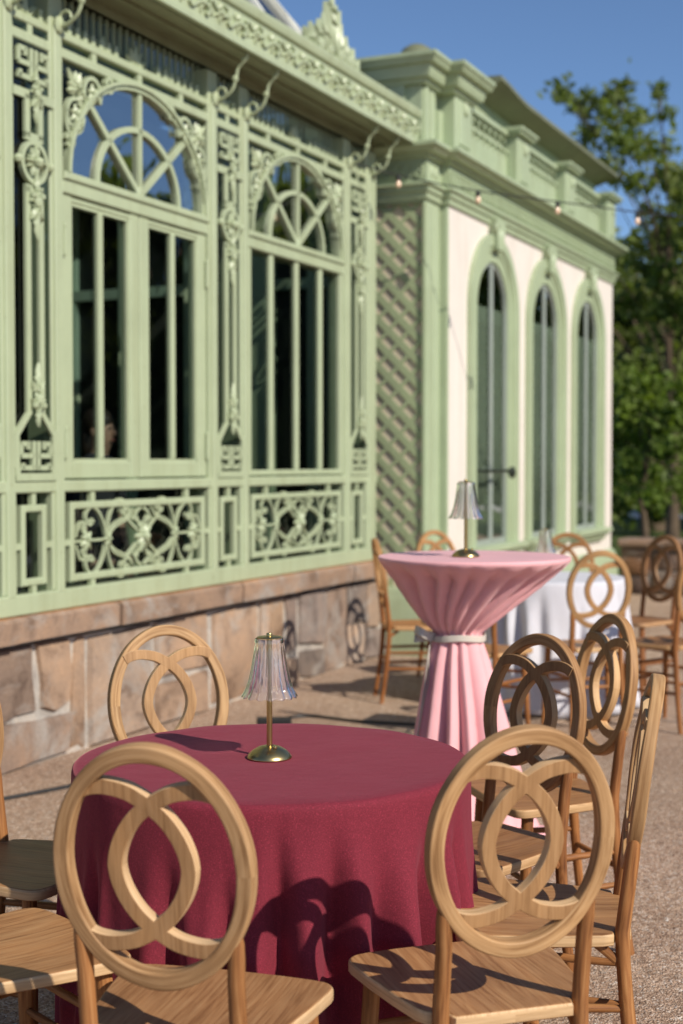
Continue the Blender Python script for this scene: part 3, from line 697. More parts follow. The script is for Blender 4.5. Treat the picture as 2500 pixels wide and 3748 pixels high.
# lattice wall
b = MB(); b.box(.034, .1, .075, 1.2, .4, 3.36); ppart(b, "side_wall", BEIGE)
b = MB(); zt, zb_ = 3.335, .44; y0, y1 = .081, 1.15
import itertools
for d in (1, -1):
    c = -4.5
    while c < 6:
        # line z = zb + c + d*(y - y0)
        ya, yb_ = y0, y1; za, ze = zb_+c+(0 if d > 0 else (y1-y0)), 0
        P = []
        for yy in (y0, y1): P.append((yy, zb_+c+(yy-y0 if d > 0 else (y1-yy))))
        (ya, za), (yb_, ze) = P
        def clip(ya, za, yb_, ze):
            if max(za, ze) < zb_ or min(za, ze) > zt: return None
            t = (ze-za)/(yb_-ya)
            if za < zb_: ya, za = ya+(zb_-za)/t, zb_
            if za > zt: ya, za = ya+(zt-za)/t, zt
            if ze < zb_: yb_, ze = yb_+(zb_-ze)/t, zb_
            if ze > zt: yb_, ze = yb_+(zt-ze)/t, zt
            return (ya, za, yb_, ze) if abs(yb_-ya) > .02 else None
        q = clip(ya, za, yb_, ze)
        if q: b.sweep([(.0255 if d > 0 else .0262, q[0], q[1]), (.0255 if d > 0 else .0262, q[2], q[3])], rct(.052 if d > 0 else .030, .009 if d > 0 else .0084), (1, 0, 0))
        c += .172
ppart(b, "lattice", LATT)
b = MB(); b.box(0, .31, .06, .080, .4, 3.365); b.box(-.004, .032, .081, 1.2, 3.335, 3.37); b.bbox(.31, .345, -.002, .06, .4, 3.365, .004)
b.bbox(.03, .13, .050, .065, .5, 3.33); b.bbox(.18, .28, .052, .065, .5, 3.33); ppart(b, "corner_pilaster")
# front wall with arched openings
WC = [1.385, 2.925, 4.44]; HWI = .405; ZS0 = .75; ZSP = 2.66; ZT = 3.365
b = MB(); edges = [.345, (WC[0]+WC[1])/2, (WC[1]+WC[2])/2, LX]
for i, c in enumerate(WC):
    for s in (-1, 1):
        xe = edges[i] if s < 0 else edges[i+1]
        A = [(c+s*HWI*math.cos(R(a)), ZSP+HWI*math.sin(R(a))) for a in range(0, 91, 9)]
        P = [(xe, .4), (c, .4), (c, ZS0), (c+s*HWI, ZS0)] + A + [(c, ZT), (xe, ZT)]
        b.add([(p[0], 0, p[1]) for p in P], [tuple(range(len(P))) if s < 0 else tuple(range(len(P)-1, -1, -1))])
b.box(LX-.02, LX, .001, 3.5, .4, ZT)
ppart(b, "front_wall", WHITE)
b = MB(); moulding(b, PLAN, [(-.05, 0), (.07, 0), (.07, .40), (.05, .43), (.045, .47), (.015, .50), (-.05, .50)]); ppart(b, "plinth")
b = MB(); moulding(b, PLAN, [(-.05, 3.36), (.02, 3.36), (.025, 3.40), (.04, 3.41), (.045, 3.445), (.065, 3.455), (.065, 3.47), (.02, 3.475), (.02, 3.65), (.05, 3.657), (.055, 3.68), (.10, 3.685), (.125, 3.715), (.14, 3.722), (.14, 3.75), (.05, 3.775), (-.05, 3.78)])
ent = ppart(b, "entablature")
b = MB()
for k in range(64):                                        # guilloche on the frieze
    x = .33+k*.081; b.sweep([(x+.033*math.cos(R(a)), -.026, 3.565+.05*math.sin(R(a))) for a in range(0, 360, 45)], rct(.012, .014), (0, 1, 0), True); b.ball((x, -.022, 3.565), .014, 6)
ppart(b, "guilloche", GREEN2, ent); b = MB()
for k in range(12):
    yy = .10+k*.081; b.sweep([(-.026, yy+.033*math.cos(R(a)), 3.565+.05*math.sin(R(a))) for a in range(0, 360, 45)], rct(.012, .014), (1, 0, 0), True); b.ball((-.022, yy, 3.565), .014, 6)
for k in range(2): b.ball((.09+k*.09, .045, 3.565), .04, 8, (1, .5, 1.2))
ppart(b, "guilloche", GREEN2, ent)
# parapet
def zs(b): b.v = [(v[0], v[1], 3.775+(v[2]-3.83)*.895) for v in b.v]; return b
b = MB(); b.box(.02, .30, .09, 1.2, 3.83, 4.34); b.box(.30, LX, .07, .22, 3.83, 4.16); b.box(.30, LX, .05, .24, 3.83, 3.88)
b.bbox(.05, .12, .07, .10, 3.84, 4.32); b.bbox(.16, .25, .075, .10, 3.84, 4.32)
b.box(-.01, .06, .22, .34, 3.84, 4.32)
par = ppart(zs(b), "parapet")
PX = [(.40, .78), (1.96, 2.32), (3.50, 3.86), (5.16, 5.50)]
for i, (xa, xb) in enumerate(PX):
    b = MB(); zt_ = 4.34 if i == 0 else 4.33
    b.bbox(xa, xb, -.03, .25, 3.83, zt_); b.bbox(xa+.07, xb-.07, -.042, -.028, 3.90, 4.27)
    for a in (60, 90, 120): b.leaf(((xa+xb)/2, 4.16), R(a), .12, .03, -.045, .02)
    if i: b.bbox(xa-.04, xb+.04, -.075, .26, 4.33, 4.36); b.bbox(xa-.06, xb+.06, -.095, .26, 4.36, 4.395)
    ppart(zs(b), "pier")
b = MB(); PL2 = [(.0, 1.2), (.0, .07), (.34, .07), (.34, -.03), (.80, -.03), (.80, .6)]
moulding(b, PL2, [(-.06, 4.30), (.02, 4.30), (.03, 4.335), (.06, 4.34), (.075, 4.38), (.08, 4.43), (.115, 4.44), (.13, 4.48), (.14, 4.49), (.14, 4.52), (-.02, 4.55), (-.06, 4.55)]); ppart(zs(b), "crown_cornice")
for i in range(3):                                          # panels between piers with a pierced scallop band
    xa, xb = PX[i][1], PX[i+1][0]; b = MB()
    b.bbox(xa+.05, xb-.05, .055, .075, 3.92, 4.13); b.box(xa, xb, .04, .2, 4.315, 4.36); b.box(xa, xb, .045, .16, 4.155, 4.175)
    n = 8
    for k in range(n):
        x = xa+.04+(xb-xa-.08)*(k+.5)/n; r = (xb-xa-.08)/n/2
        b.sweep([(x+r*math.cos(R(a)), .09, 4.24+r*1.0*math.sin(R(a))) for a in range(0, 181, 30)], rct(.025, .05), (0, 1, 0)); b.box(x-r-.012, x-r+.012, .07, .11, 4.17, 4.25)
        b.leaf((x, 4.17), R(90), .05, .02, .08, .015); b.leaf((x, 4.14), R(-90), .05, .025, .055, .02)
        b.leaf((x, 3.90), R(90), .05, .03, .055, .02)
    ppart(zs(b), "balustrade_panel")
b = MB(); V_ = []; F_ = []; xs_ = [1.5+.1*i for i in range(42)]
for x_ in xs_:
    zr = 4.535 + .06*smooth((2.3-x_)/.8)
    V_ += [(x_, -.035, zr-.02), (x_, -.03, zr+.018), (x_, .25, zr+.02), (x_, .7, 4.45), (x_, 1.3, 4.42), (x_, 1.3, 4.38), (x_, .27, 4.42)]
for i in range(len(xs_)-1):
    for k in range(7): F_.append((i*7+k, (i+1)*7+k, (i+1)*7+(k+1) % 7, i*7+(k+1) % 7))
F_ += [tuple(range(7)), tuple((len(xs_)-1)*7+k for k in range(6, -1, -1))]
b.add(V_, F_); ppart(b, "eaves_roof", DARKROOF, None, 30)
b = MB(); b.box(.85, LX, .20, .26, 3.84, 4.50); b.box(.85, LX, .24, .75, 3.83, 3.835); ppart(b, "attic_wall", LATT)
b = MB(); b.lathe([(0, 4.70), (.06, 4.69), (.11, 4.66), (.15, 4.60), (.16, 4.56), (.17, 4.55), (.17, 4.30)], 20, (.70, .40, 0)); ppart(b, "roof_dome", DARKROOF)
b = MB(); b.ball((.90, .42, 4.665), .055, 10); b.tube([(.90, .42, 4.3), (.90, .42, 4.62)], .03, 8, False, (0, 1, 0)); ppart(b, "ball_finial", GREEN2)
for c in WC:
    b = MB()
    def archpath(r, y): return [(c-r, y, ZS0)] + arc((c, ZSP), r, r, 180, 0, 24, y) + [(c+r, y, ZS0)]
    b.sweep(archpath(.575, -.016), [(.055, .02), (.035, -.025), (-.055, -.025), (-.055, .02)], (0, 1, 0))
    b.sweep(archpath(.522, -.008), rct(.056, .03), (0, 1, 0)); b.sweep(archpath(.45, .0), [(.045, .018), (.040, -.012), (-.045, -.012), (-.045, .018)], (0, 1, 0))
    b.sweep(archpath(.408, .05), [(.004, -.02), (.004, -.06), (-.004, -.06), (-.004, -.02)], (0, 1, 0))
    f = ppart(b, "window")
    b = MB(); b.sweep(archpath(.388, .012), rct(.026, .014), (0, 1, 0)); b.bbox(c+.0, c+.045, .004, .026, ZS0, ZSP+.38); b.box(c-.38, c+.38, .004, .026, ZS0, ZS0+.05)
    ppart(b, "sash", paint("grey_sash", (.30, .34, .30), .4), f)
    p = MB(); A = [(c-.405, .018, ZS0)] + arc((c, ZSP), .405, .405, 180, 0, 24, .018) + [(c+.405, .018, ZS0)]; p.add(A, [tuple(range(len(A)))]); ppart(p, "pane", PGLASS, f)
    b = MB(); n_ = 60; V_ = []; F_ = []
    for i_ in range(n_+1):
        x_ = c-.42+.84*i_/n_
        for z_ in (ZS0-.01, 1.6, 2.55, 2.70): V_.append((x_, .048+.010*math.sin(i_*1.05)+.004*math.sin(i_*.37), z_))
    for i_ in range(n_):
        for q_ in range(3): F_.append((i_*4+q_, (i_+1)*4+q_, (i_+1)*4+q_+1, i_*4+q_+1))
    b.add(V_, F_); ppart(b, "curtain", CURT, f).modifiers.new("cloth thickness", 'SOLIDIFY').thickness = .003
    b = MB(); b.bbox(c-.66, c+.66, -.12, .2, .705, .75); b.bbox(c-.63, c+.63, -.085, .0, .665, .705); b.bbox(c-.60, c+.60, -.05, .0, .62, .665); b.box(c-.36, c+.36, .0, .22, .735, .752); ppart(b, "sill", GREEN2, f)
    b = MB(); b.prism([(c-.07, 3.16), (c+.07, 3.16), (c+.12, 3.40), (c-.12, 3.40)], -.075, .0)
    for s in (-1, 1): b.tube([(c+s*.10+.03*math.cos(R(a)), -.07, 3.33+.03*math.sin(R(a))) for a in range(0, 330, 30)], .012, 6, False, (0, 1, 0)); b.leaf((c+s*.04, 3.32), R(-90), .14, .04, -.075, .02)
    ppart(b, "keystone", GREEN2, f)
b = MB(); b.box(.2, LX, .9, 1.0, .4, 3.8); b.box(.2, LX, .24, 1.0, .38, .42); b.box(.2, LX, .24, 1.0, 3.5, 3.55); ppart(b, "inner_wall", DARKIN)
b = MB(); c = WC[0]; b.tube([(c-.30, -.10, 1.36), (c+.20, -.10, 1.36)], .014, 8, False, (0, 1, 0)); b.ball((c+.24, -.10, 1.345), .045, 8, (1, .8, 1.2)); b.tube([(c-.30, -.10, 1.36), (c-.30, .19, 1.36)], .012, 8, False, (1, 0, 0)); ppart(b, "window_stay", simple("dark_bronze", (.04, .05, .035), .4, .6))

# ------------------------------------------------------------------ low garden wall at the right
g0 = W(15.32, -3.60)
gw = empty("garden_wall", g0, -TH)
tag(gw, "low brown stone garden wall with a flat cap beyond the pavilion", "wall")
b = MB(); b.col = (.13, .105, .085); b.box(.0, 9, .02, .35, -.012, .52); rs = random.Random(3); x = .0
tb = [(.13,.07,.047),(.17,.095,.062),(.10,.07,.058),(.15,.10,.075),(.19,.10,.055)]
while x < 8.9:
    w_ = rs.uniform(.25, .6); z = 0
    while z < .5:
        h_ = min(rs.uniform(.14, .26), .515-z)
        if h_ < .05: break
        b.col = rs.choice(tb); b.bbox(x+.012, x+w_-.012, rs.uniform(-.01, .008), .05, z+.01, z+h_, .02); z += h_
    x += w_
b.build("stonework", STONE2, gw, True, 50)
b = MB(); b.col = (.24, .165, .12); b.bbox(-.02, 9.1, -.05, .42, .522, .60, .02); b.build("coping", STONE2, gw)

# ------------------------------------------------------------------ chairs
ZSEAT = .46; LEAN = math.tan(.1226)
def yb(z): return -(z-ZSEAT)*LEAN if z > ZSEAT else -.05*((ZSEAT-z)/ZSEAT)**1.6
def wn_(o):
    md = o.modifiers.new('face weighted', 'WEIGHTED_NORMAL'); md.mode = 'FACE_AREA'; md.weight = 80; md.keep_sharp = True; return o
def cut_edges(o, nrm, mat, grain=None):
    """faces square to nrm keep the veneer, the sawn edges get the paler end-grain"""
    me = o.data; me.materials.append(mat); nv = Vector(nrm).normalized(); lay = me.uv_layers[0].data
    for p_ in me.polygons:
        if abs(p_.normal.dot(nv)) < .6: p_.material_index = 1
        elif grain:
            for li in p_.loop_indices:
                c_ = me.vertices[me.loops[li].vertex_index].co; lay[li].uv = (c_.z, c_.x)
    return o
def make_chair():
    root = empty("dining_chair", (0, 0, 0))
    nrm = (0, 1, LEAN)
    zc, a, bb = .7631, .1605, .194
    # bent back hoop
    m = MB(); rj = random.Random(2)
    pts = [(a*math.cos(2*math.pi*k/72), yb(zc+bb*math.sin(2*math.pi*k/72))-.012*max(0, math.sin(2*math.pi*k/72))**2, zc+bb*math.sin(2*math.pi*k/72)) for k in range(72)]
    sc_ = [1+.035*math.sin(k*.35+1)+.02*math.sin(k*.83) for k in range(72)]
    m.sweep(pts, rrect(.0288, .0280, .0048, 3), nrm, True, sc_); wn_(m.build("back_hoop", W_BACK, root, True, 180))
    # interlaced splat
    m = MB(); half = spline([(.0645, 0), (.0610, .022), (.0500, .050), (.0320, .077), (.0110, .097), (-.015, .1145), (-.041, .127), (-.077, .1335), (-.107, .1305), (-.126, .122)], 6)
    half = [(p[0], p[1]) for p in half]; path = [(p[0], -p[1]) for p in half[::-1]][:-1] + half
    for s in (1, -1):
        m.sweep([(s*p[0], yb(zc+p[1])+(.0 if s > 0 else .0003), zc+p[1]) for p in path], rrect(.0268, .0225 if s > 0 else .0228, .0022, 2), nrm, False, None, .0 if s > 0 else 3.3)
    wn_(cut_edges(m.build("back_splat", W_FACE, root, True, 60), nrm, W_EDGE, True))
    # seat
    out = [(0, -.018), (.112, -.018), (.1165, -.004), (.124, .012), (.140, .017), (.153, .018), (.165, .04), (.182, .12), (.197, .21), (.2065, .29)] + \
          [(.2065-.034+.034*math.cos(R(t)), .304+.034*math.sin(R(t))) for t in (10, 30, 50, 70)] + [(.16, .341), (.10, .346), (0, .349)]
    full = out + [(-p[0], p[1]) for p in out[-2:0:-1]]
    cx_, cy_ = 0, .16
    def ring(z, k): return [(cx_+(p[0]-cx_)*(1-k/abs(.2)), cy_+(p[1]-cy_)*(1-k/.2), z) for p in full]
    lv = [ring(ZSEAT-.026, .004), ring(ZSEAT-.023, .0), ring(ZSEAT-.006, .0), ring(ZSEAT-.0015, .0025), ring(ZSEAT, .006), ring(ZSEAT-.003, .06), ring(ZSEAT-.006, .12)]
    n = len(full); v = [p for r_ in lv for p in r_]; f = []; uv = []
    per = [0]
    for k in range(n): p, q = full[k], full[(k+1) % n]; per.append(per[-1]+math.hypot(p[0]-q[0], p[1]-q[1]))
    for i in range(len(lv)-1):
        for k in range(n):
            k2 = (k+1) % n; fa = (i*n+k, i*n+k2, (i+1)*n+k2, (i+1)*n+k); f.append(fa)
            if i < 2: uv.append([(per[k], .5+.01*i), (per[k+1], .5+.01*i), (per[k+1], .52+.01*i), (per[k], .52+.01*i)])
            else: uv.append([(v[q][1], v[q][0]) for q in fa])
    top = tuple((len(lv)-1)*n+k for k in range(n)); f.append(top); uv.append([(v[q][1], v[q][0]) for q in top])
    bot = tuple(range(n-1, -1, -1)); f.append(bot); uv.append([(v[q][1], v[q][0]) for q in bot])
    m = MB(); m.add(v, f, uv); wn_(cut_edges(m.build("seat", W_SEAT, root, True, 60), (0, 0, 1), W_EDGE))
    # legs: rear ones run up into the hoop
    for s in (-1, 1):
        m = MB(); zz = [0, .10, .2, .3, .4, .46, .52, .58, .62, .645, .662]
        xs = lambda z: .134 + (.006*((z-.58)/.1) if z > .58 else 0) + .012*max(0, (.3-z)/.3)
        m.sweep([(s*xs(z), yb(z), z) for z in zz], circ(.0148, 14), (1, 0, 0), False, [.86, .9, .95, 1, 1.02, 1.04, 1.02, 1, .97, .85, .55]); m.build("rear_leg", W_LEG, root)
        m = MB(); m.sweep([(s*(.165+.022*(1-z/.43)), .285+.022*(1-z/.43), z) for z in (0, .1, .2, .3, .38, .436)], circ(.0165, 14), (1, 0, 0), False, [.72, .82, .92, 1, 1.04, 1.04]); m.build("front_leg", W_LEG, root)
    def fl(s, z): return Vector((s*(.165+.022*(1-z/.43)), .285+.022*(1-z/.43), z))
    def rl(s, z): return Vector((s*(.134+.012*max(0, (.3-z)/.3)), yb(z), z))
    def bar(p, q, r=.0088):
        m = MB(); P = [p.lerp(q, t) for t in (0, .15, .5, .85, 1)]; m.sweep(P, circ(r, 10), (0, 0, 1), False, [.8, 1, 1.1, 1, .8]); m.build("stretcher", W_LEG, root)
    for s in (-1, 1):
        bar(rl(s, .30), fl(s, .30)); bar(rl(s, .205), fl(s, .205))
    bar(fl(-1, .25), fl(1, .25)); bar(fl(-1, .335), fl(1, .335)); bar(rl(-1, .255), rl(1, .255))
    # corner blocks under the seat
    for s in (-1, 1):
        m = MB(); m.xf = Matrix.Translation((s*.134, 0, 0)); m.sweep([(0, .012, .40), (0, .03, .415), (0, .055, .434)], rrect(.018, .016, .004, 2), (1, 0, 0)); m.build("seat_bracket", W_LEG, root)
    return root
chair0 = make_chair()
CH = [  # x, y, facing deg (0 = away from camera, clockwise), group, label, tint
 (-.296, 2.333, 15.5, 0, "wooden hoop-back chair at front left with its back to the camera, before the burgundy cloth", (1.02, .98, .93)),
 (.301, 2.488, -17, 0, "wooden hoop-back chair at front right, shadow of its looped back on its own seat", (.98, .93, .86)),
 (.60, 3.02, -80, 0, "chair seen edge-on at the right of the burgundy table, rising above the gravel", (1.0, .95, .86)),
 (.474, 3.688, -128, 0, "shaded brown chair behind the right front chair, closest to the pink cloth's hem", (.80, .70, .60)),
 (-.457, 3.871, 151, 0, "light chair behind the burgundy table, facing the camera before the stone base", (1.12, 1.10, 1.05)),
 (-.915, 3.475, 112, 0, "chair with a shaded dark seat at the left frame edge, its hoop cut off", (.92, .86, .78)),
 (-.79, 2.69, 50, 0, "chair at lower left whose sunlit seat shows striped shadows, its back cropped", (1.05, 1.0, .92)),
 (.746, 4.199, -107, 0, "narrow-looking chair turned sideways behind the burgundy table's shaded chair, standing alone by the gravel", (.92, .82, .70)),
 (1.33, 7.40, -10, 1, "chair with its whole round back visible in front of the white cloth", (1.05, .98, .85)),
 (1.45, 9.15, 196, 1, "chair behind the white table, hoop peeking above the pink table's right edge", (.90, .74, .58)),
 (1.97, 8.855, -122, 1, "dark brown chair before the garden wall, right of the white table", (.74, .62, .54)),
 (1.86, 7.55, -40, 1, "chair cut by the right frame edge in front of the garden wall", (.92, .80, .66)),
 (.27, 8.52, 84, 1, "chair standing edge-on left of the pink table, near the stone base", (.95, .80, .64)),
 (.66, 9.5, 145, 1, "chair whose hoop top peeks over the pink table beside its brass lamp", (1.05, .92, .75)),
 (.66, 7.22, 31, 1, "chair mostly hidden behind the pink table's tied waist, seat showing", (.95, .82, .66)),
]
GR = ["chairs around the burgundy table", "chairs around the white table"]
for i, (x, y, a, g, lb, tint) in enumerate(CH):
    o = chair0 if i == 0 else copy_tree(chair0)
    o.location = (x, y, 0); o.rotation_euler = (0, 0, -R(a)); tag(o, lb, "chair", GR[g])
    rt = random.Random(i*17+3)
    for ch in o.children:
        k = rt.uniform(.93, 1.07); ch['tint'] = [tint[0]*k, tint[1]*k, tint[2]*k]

# ------------------------------------------------------------------ tables and cloths
def folds(seed, n, amp):
    r = random.Random(seed); C = [(n+r.choice([-2, -1, 0, 1, 2])+k*3, r.uniform(0, 6.28), r.uniform(.4, 1)/(1+k*.7)) for k in range(3)]; w = [(k, r.uniform(0, 6.28)) for k in (1, 2, 3)]
    def g(t):
        tw = t + .045*sum(math.sin(k*t+p) for k, p in w)
        s = sum(a*math.cos(q*tw+p) for q, p, a in C)
        return amp*math.tanh(1.5*s)
    return g
def pleats(seed, n):
    r = random.Random(seed); w = [(k, r.uniform(0, 6.28)) for k in (1, 2, 3, 5)]
    def g(t):
        u = n*(t + .085*sum(math.sin(k*t+p)/k**.5 for k, p in w))/(2*math.pi); f_ = u-math.floor(u); h_ = math.sin(math.floor(u)*12.9)*.45+.80
        return h_*(1-2.2*abs(2*f_-1)**1.5*.9) if f_ < 1.1 else 0
    return g
def drape(name, c, rad, H, mat, seed, n, amp, flare=.05, calm=None):
    m = MB(); NT = 540; V = []; rf = random.Random(seed); VAL = []; t_ = 0
    while t_ < 2*math.pi-.1:
        VAL.append((t_, rf.uniform(.045, .10), rf.uniform(.5, 1.25)*amp, rf.uniform(.0, .16), rf.uniform(-.06, .06))); t_ += rf.uniform(.20, .48)
    def fold(t, d):
        o_ = 0
        for (a_, w_, dp, d0, ln) in VAL:
            q = (t-a_-ln*d+math.pi) % (2*math.pi)-math.pi; w2 = w_*(.55+.75*d)
            if abs(q) < 5*w2:
                k_ = smooth((d-d0)/.42); o_ += dp*k_*(-1.25*math.exp(-(q/w2)**2)+.55*math.exp(-((abs(q)-2.0*w2)/(1.1*w2))**2))
        return o_
    prof = [(0, H)] + [(rad*k/8, H) for k in range(1, 8)] + [(rad-.014, H), (rad-.006, H-.002), (rad-.001, H-.007), (rad+.001, H-.015)]
    zs = [H-.03, H-.055, H-.09, H-.13, H-.18, H-.24, H-.30, H-.36, H-.43, H-.5, H-.57, H-.64, H-.70, .012]
    zs = [z for z in zs if z >= .012]
    L_ = len(prof)-1+len(zs)
    for j in range(NT):
        t = 2*math.pi*j/NT; ct, st = math.cos(t), math.sin(t)
        for (r_, z) in prof[1:]: V.append((r_*ct, r_*st, z + .0012*math.sin(3*r_*ct*9)*math.cos(r_*st*17)*min(1, r_/rad*2)))
        for z in zs:
            d = (H-z)/H; rr_ = rad + .001 + flare*d + fold(t, d) + .004*math.sin(3*t+seed)*d
            V.append((rr_*ct, rr_*st, z + (.01*math.sin(5*t+seed) if z < .05 else 0)))
    F = []
    for j in range(NT):
        j2 = (j+1) % NT
        for i in range(L_-1): F.append((j*L_+i, j*L_+i+1, j2*L_+i+1, j2*L_+i))
    cidx = len(V); V.append((0, 0, H))
    for j in range(NT): F.append((cidx, j*L_, ((j+1) % NT)*L_))
    m.add(V, F); o = m.build(name, mat, None, True, 180); o.location = (c[0], c[1], 0)
    md = o.modifiers.new("cloth thickness", 'SOLIDIFY'); md.thickness = .0025; md.offset = -1
    return o
TB = (-.158, 3.235)
calm = lambda t: .55 if abs(((t+math.pi/4+.3+math.pi) % (2*math.pi))-math.pi) < .5 else 1.0
o = drape("tablecloth", TB, .452, .745, BURG, 11, 17, .052, .010)
tag(o, "burgundy floor-length cloth over the round table in the foreground", "tablecloth")
o = drape("tablecloth", (1.22, 8.35), .452, .755, WCLOTH, 5, 14, .035, .05)
tag(o, "white floor-length cloth over the round table beyond the pink one", "tablecloth")
# pink cocktail cloth, tied at the waist
PC = (.498, 5.33); m = MB(); NT = 288; V = []; rp_ = random.Random(4)
zz = [1.073, 1.073, 1.073, 1.072, 1.066, 1.055, 1.03, 1.0, .96, .92, .88, .84, .81, .79, .776, .76, .74, .70, .64, .56, .48, .38, .28, .18, .09, .03, .012, .010]
rr_ = [.12, .25, .35, .358, .361, .358, .336, .308, .272, .234, .195, .155, .121, .096, .085, .086, .092, .104, .118, .134, .148, .166, .188, .212, .236, .258, .29, .33]
f1 = pleats(21, 19); f2 = pleats(33, 12)
for j in range(NT):
    t = 2*math.pi*j/NT
    for z, r_ in zip(zz, rr_):
        cxo = -.058*smooth((1.05-z)/.27) if z > .776 else -.058+.03*smooth((.776-z)/.5)
        if z > 1.06: rad = r_; 
        elif z > .776: q = (1.06-z)/.284; rad = r_*(1+.21*smooth(q*4)*(1-.2*q)*(f1(t+.28*q)-.75))
        else: q = (.776-z)/.776; rad = r_*(1 + (.10+.10*smooth(q*1.6))*f2(t+.15*q)) * (1 if z > .02 else 1+.18*math.sin(2*t+.4)*math.sin(5*t))
        V.append((cxo+rad*math.cos(t), rad*math.sin(t), z+(.006*math.sin(9*t) if z < .05 else 0)+(.004 if z < .02 else 0)))
L_ = len(zz); F = []
for j in range(NT):
    j2 = (j+1) % NT
    for i in range(L_-1): F.append((j2*L_+i, j2*L_+i+1, j*L_+i+1, j*L_+i))
V.append((0, 0, 1.073)); F += [(NT*L_, ((j+1) % NT)*L_, j*L_) for j in range(NT)]
m.add(V, [f[::-1] for f in F]); o = m.build("tablecloth", PINK, None, True, 180); o.location = (*PC, 0)
o.modifiers.new("cloth thickness", 'SOLIDIFY').thickness = .002
tag(o, "pink cloth gathered at the waist of the tall cocktail table", "tablecloth")
rb = empty("ribbon", (PC[0]-.058, PC[1], .77)); tag(rb, "pale beige ribbon tied round the waist of the pink cloth", "ribbon")
m = MB(); m.sweep([(.101*math.cos(R(a)), .101*math.sin(R(a)), .004*math.sin(R(a*3))) for a in range(0, 360, 10)], rrect(.005, .024, .002, 1), (0, 0, 1), True); m.build("band", SASH, rb)
for s in (-1, 1):
    m = MB(); P = spline([(-.09, -.03, .0), (-.115, -.045-.015*s, .008), (-.145, -.055-.025*s, .014*s+.012), (-.165, -.04, .018*s+.014), (-.145, -.03+.01*s, .008*s+.008), (-.095, -.03, 0)], 6)
    m.sweep(P, rrect(.004, .030, .0015, 1), (.25, .1, 1)); m.build("bow_loop", SASH, rb)
for k, (dx, ln) in enumerate(((-.16, .52), (-.125, .36))):
    m = MB(); P = spline([(-.098, -.03, 0), (-.112, -.035, -.05), (-.125+.012*k, -.04, -.16), (dx*.55-.065, -.045, -ln*.7), (dx*.55-.085, -.05, -ln)], 6)
    m.sweep(P, rrect(.003, .026, .001, 1), (.3, 1, 0)); m.build("tail", SASH, rb)

# ------------------------------------------------------------------ lamps
def make_lamp():
    root = empty("table_lamp", (0, 0, 0))
    m = MB(); m.lathe([(0, 0), (.052, 0), (.0535, .0015), (.0535, .003), (.049, .010), (.040, .0185), (.028, .0255), (.016, .029), (.008, .030)], 48); base = m.build("base", BRASS, root, True, 50)
    m = MB(); m.lathe([(0, .006), (.004, .006), (.0045, .004), (.0045, 0)], 16, (.012, -.022, .0265)); m.build("switch_button", BRASS, base)
    m = MB(); m.tube([(0, 0, .028), (0, 0, .12), (0, 0, .289)], .0068, 20, False, (1, 0, 0)); m.build("stem", BRASS, root, True, 50)
    m = MB(); NF = 16; SEG = NF*10
    outer = [(.0335, .283), (.0352, .279), (.0350, .272), (.0362, .255), (.0388, .235), (.0425, .212), (.0475, .188), (.0540, .168), (.0605, .157), (.0645, .152), (.0655, .149)]
    th_ = .0026; V = []; F = []
    prof = outer + [(r_-th_, z) for r_, z in outer[::-1]]
    n = len(prof)
    for j in range(SEG):
        a = 2*math.pi*j/SEG; fl_ = abs(math.cos(NF/2*a))
        for i, (r_, z) in enumerate(prof):
            q = min(1, max(0, (.276-z)/.03)); d = max(0, (.165-z)/.016)
            inner = i >= len(outer)
            k = r_*(1+(.075*(fl_-.6))*q*(1 if not inner else .55)); zz_ = z - .0042*fl_*min(1, d)
            V.append((k*math.cos(a), k*math.sin(a), zz_))
    for j in range(SEG):
        j2 = (j+1) % SEG
        for i in range(n): F.append((j*n+i, j2*n+i, j2*n+(i+1) % n, j*n+(i+1) % n))
    m.add(V, F); m.build("fluted_shade", SHADE, root, True, 60)
    m = MB(); m.lathe([(0, .289), (.028, .2875), (.0305, .286), (.0305, .2845), (0, .2845)], 40); cap = m.build("cap", BRASS, root, True, 50)
    m = MB(); m.lathe([(0, .296), (.0065, .296), (.0070, .295), (.0070, .2875)], 20); m.build("knob", BRASS, cap, True, 50)
    return root
lamp0 = make_lamp()
for i, (x, y, z, lb) in enumerate(((-.165, 3.24, .7455, "brass table lamp with clear fluted shade on the burgundy cloth"), (.462, 5.28, 1.0745, "brass table lamp with clear fluted shade on the pink table"), (1.19, 8.30, .7555, "clear-shaded lamp on the white table, half hidden behind the pink one"))):
    o = lamp0 if i == 0 else copy_tree(lamp0)
    o.location = (x, y, z); o.scale = (.97, .97, .97); o.rotation_euler = (0, 0, .1+i*.7); tag(o, lb, "lamp", "brass table lamps")

# ------------------------------------------------------------------ string lights, cable, small things
P0, P1 = Vector((-.2, 9.9, 3.52)), Vector((4.2, 10.1, 3.02))
st = empty("string_lights", P0); tag(st, "black festoon cable of small warm bulbs strung across the pavilion", "string lights")
PB = [Vector((-.15, 9.95, 3.56)), Vector((.40, 10.07, 3.445)), Vector((.96, 10.07, 3.335)), Vector((1.52, 10.07, 3.26)), Vector((2.08, 10.06, 3.185)), Vector((2.64, 10.05, 3.13)), Vector((3.3, 10.05, 3.08))]
m = MB(); m.tube([tuple(p-P0) for p in [Vector(q) for q in spline([tuple(p) for p in PB], 8)]], .005, 6, False, (0, 1, 0)); m.build("cable", BLACK, st)
for p in PB[1:]:
    q = p - P0
    m = MB(); m.lathe([(.006, .0), (.016, -.004), (.017, -.035), (.012, -.04)], 12, tuple(q)); so = m.build("socket", BLACK, st)
    m = MB(); m.lathe([(.010, -.036), (.013, -.048), (.018, -.062), (.018, -.072), (.011, -.084), (0, -.089)], 14, tuple(q)); m.build("bulb", BULBM, so)
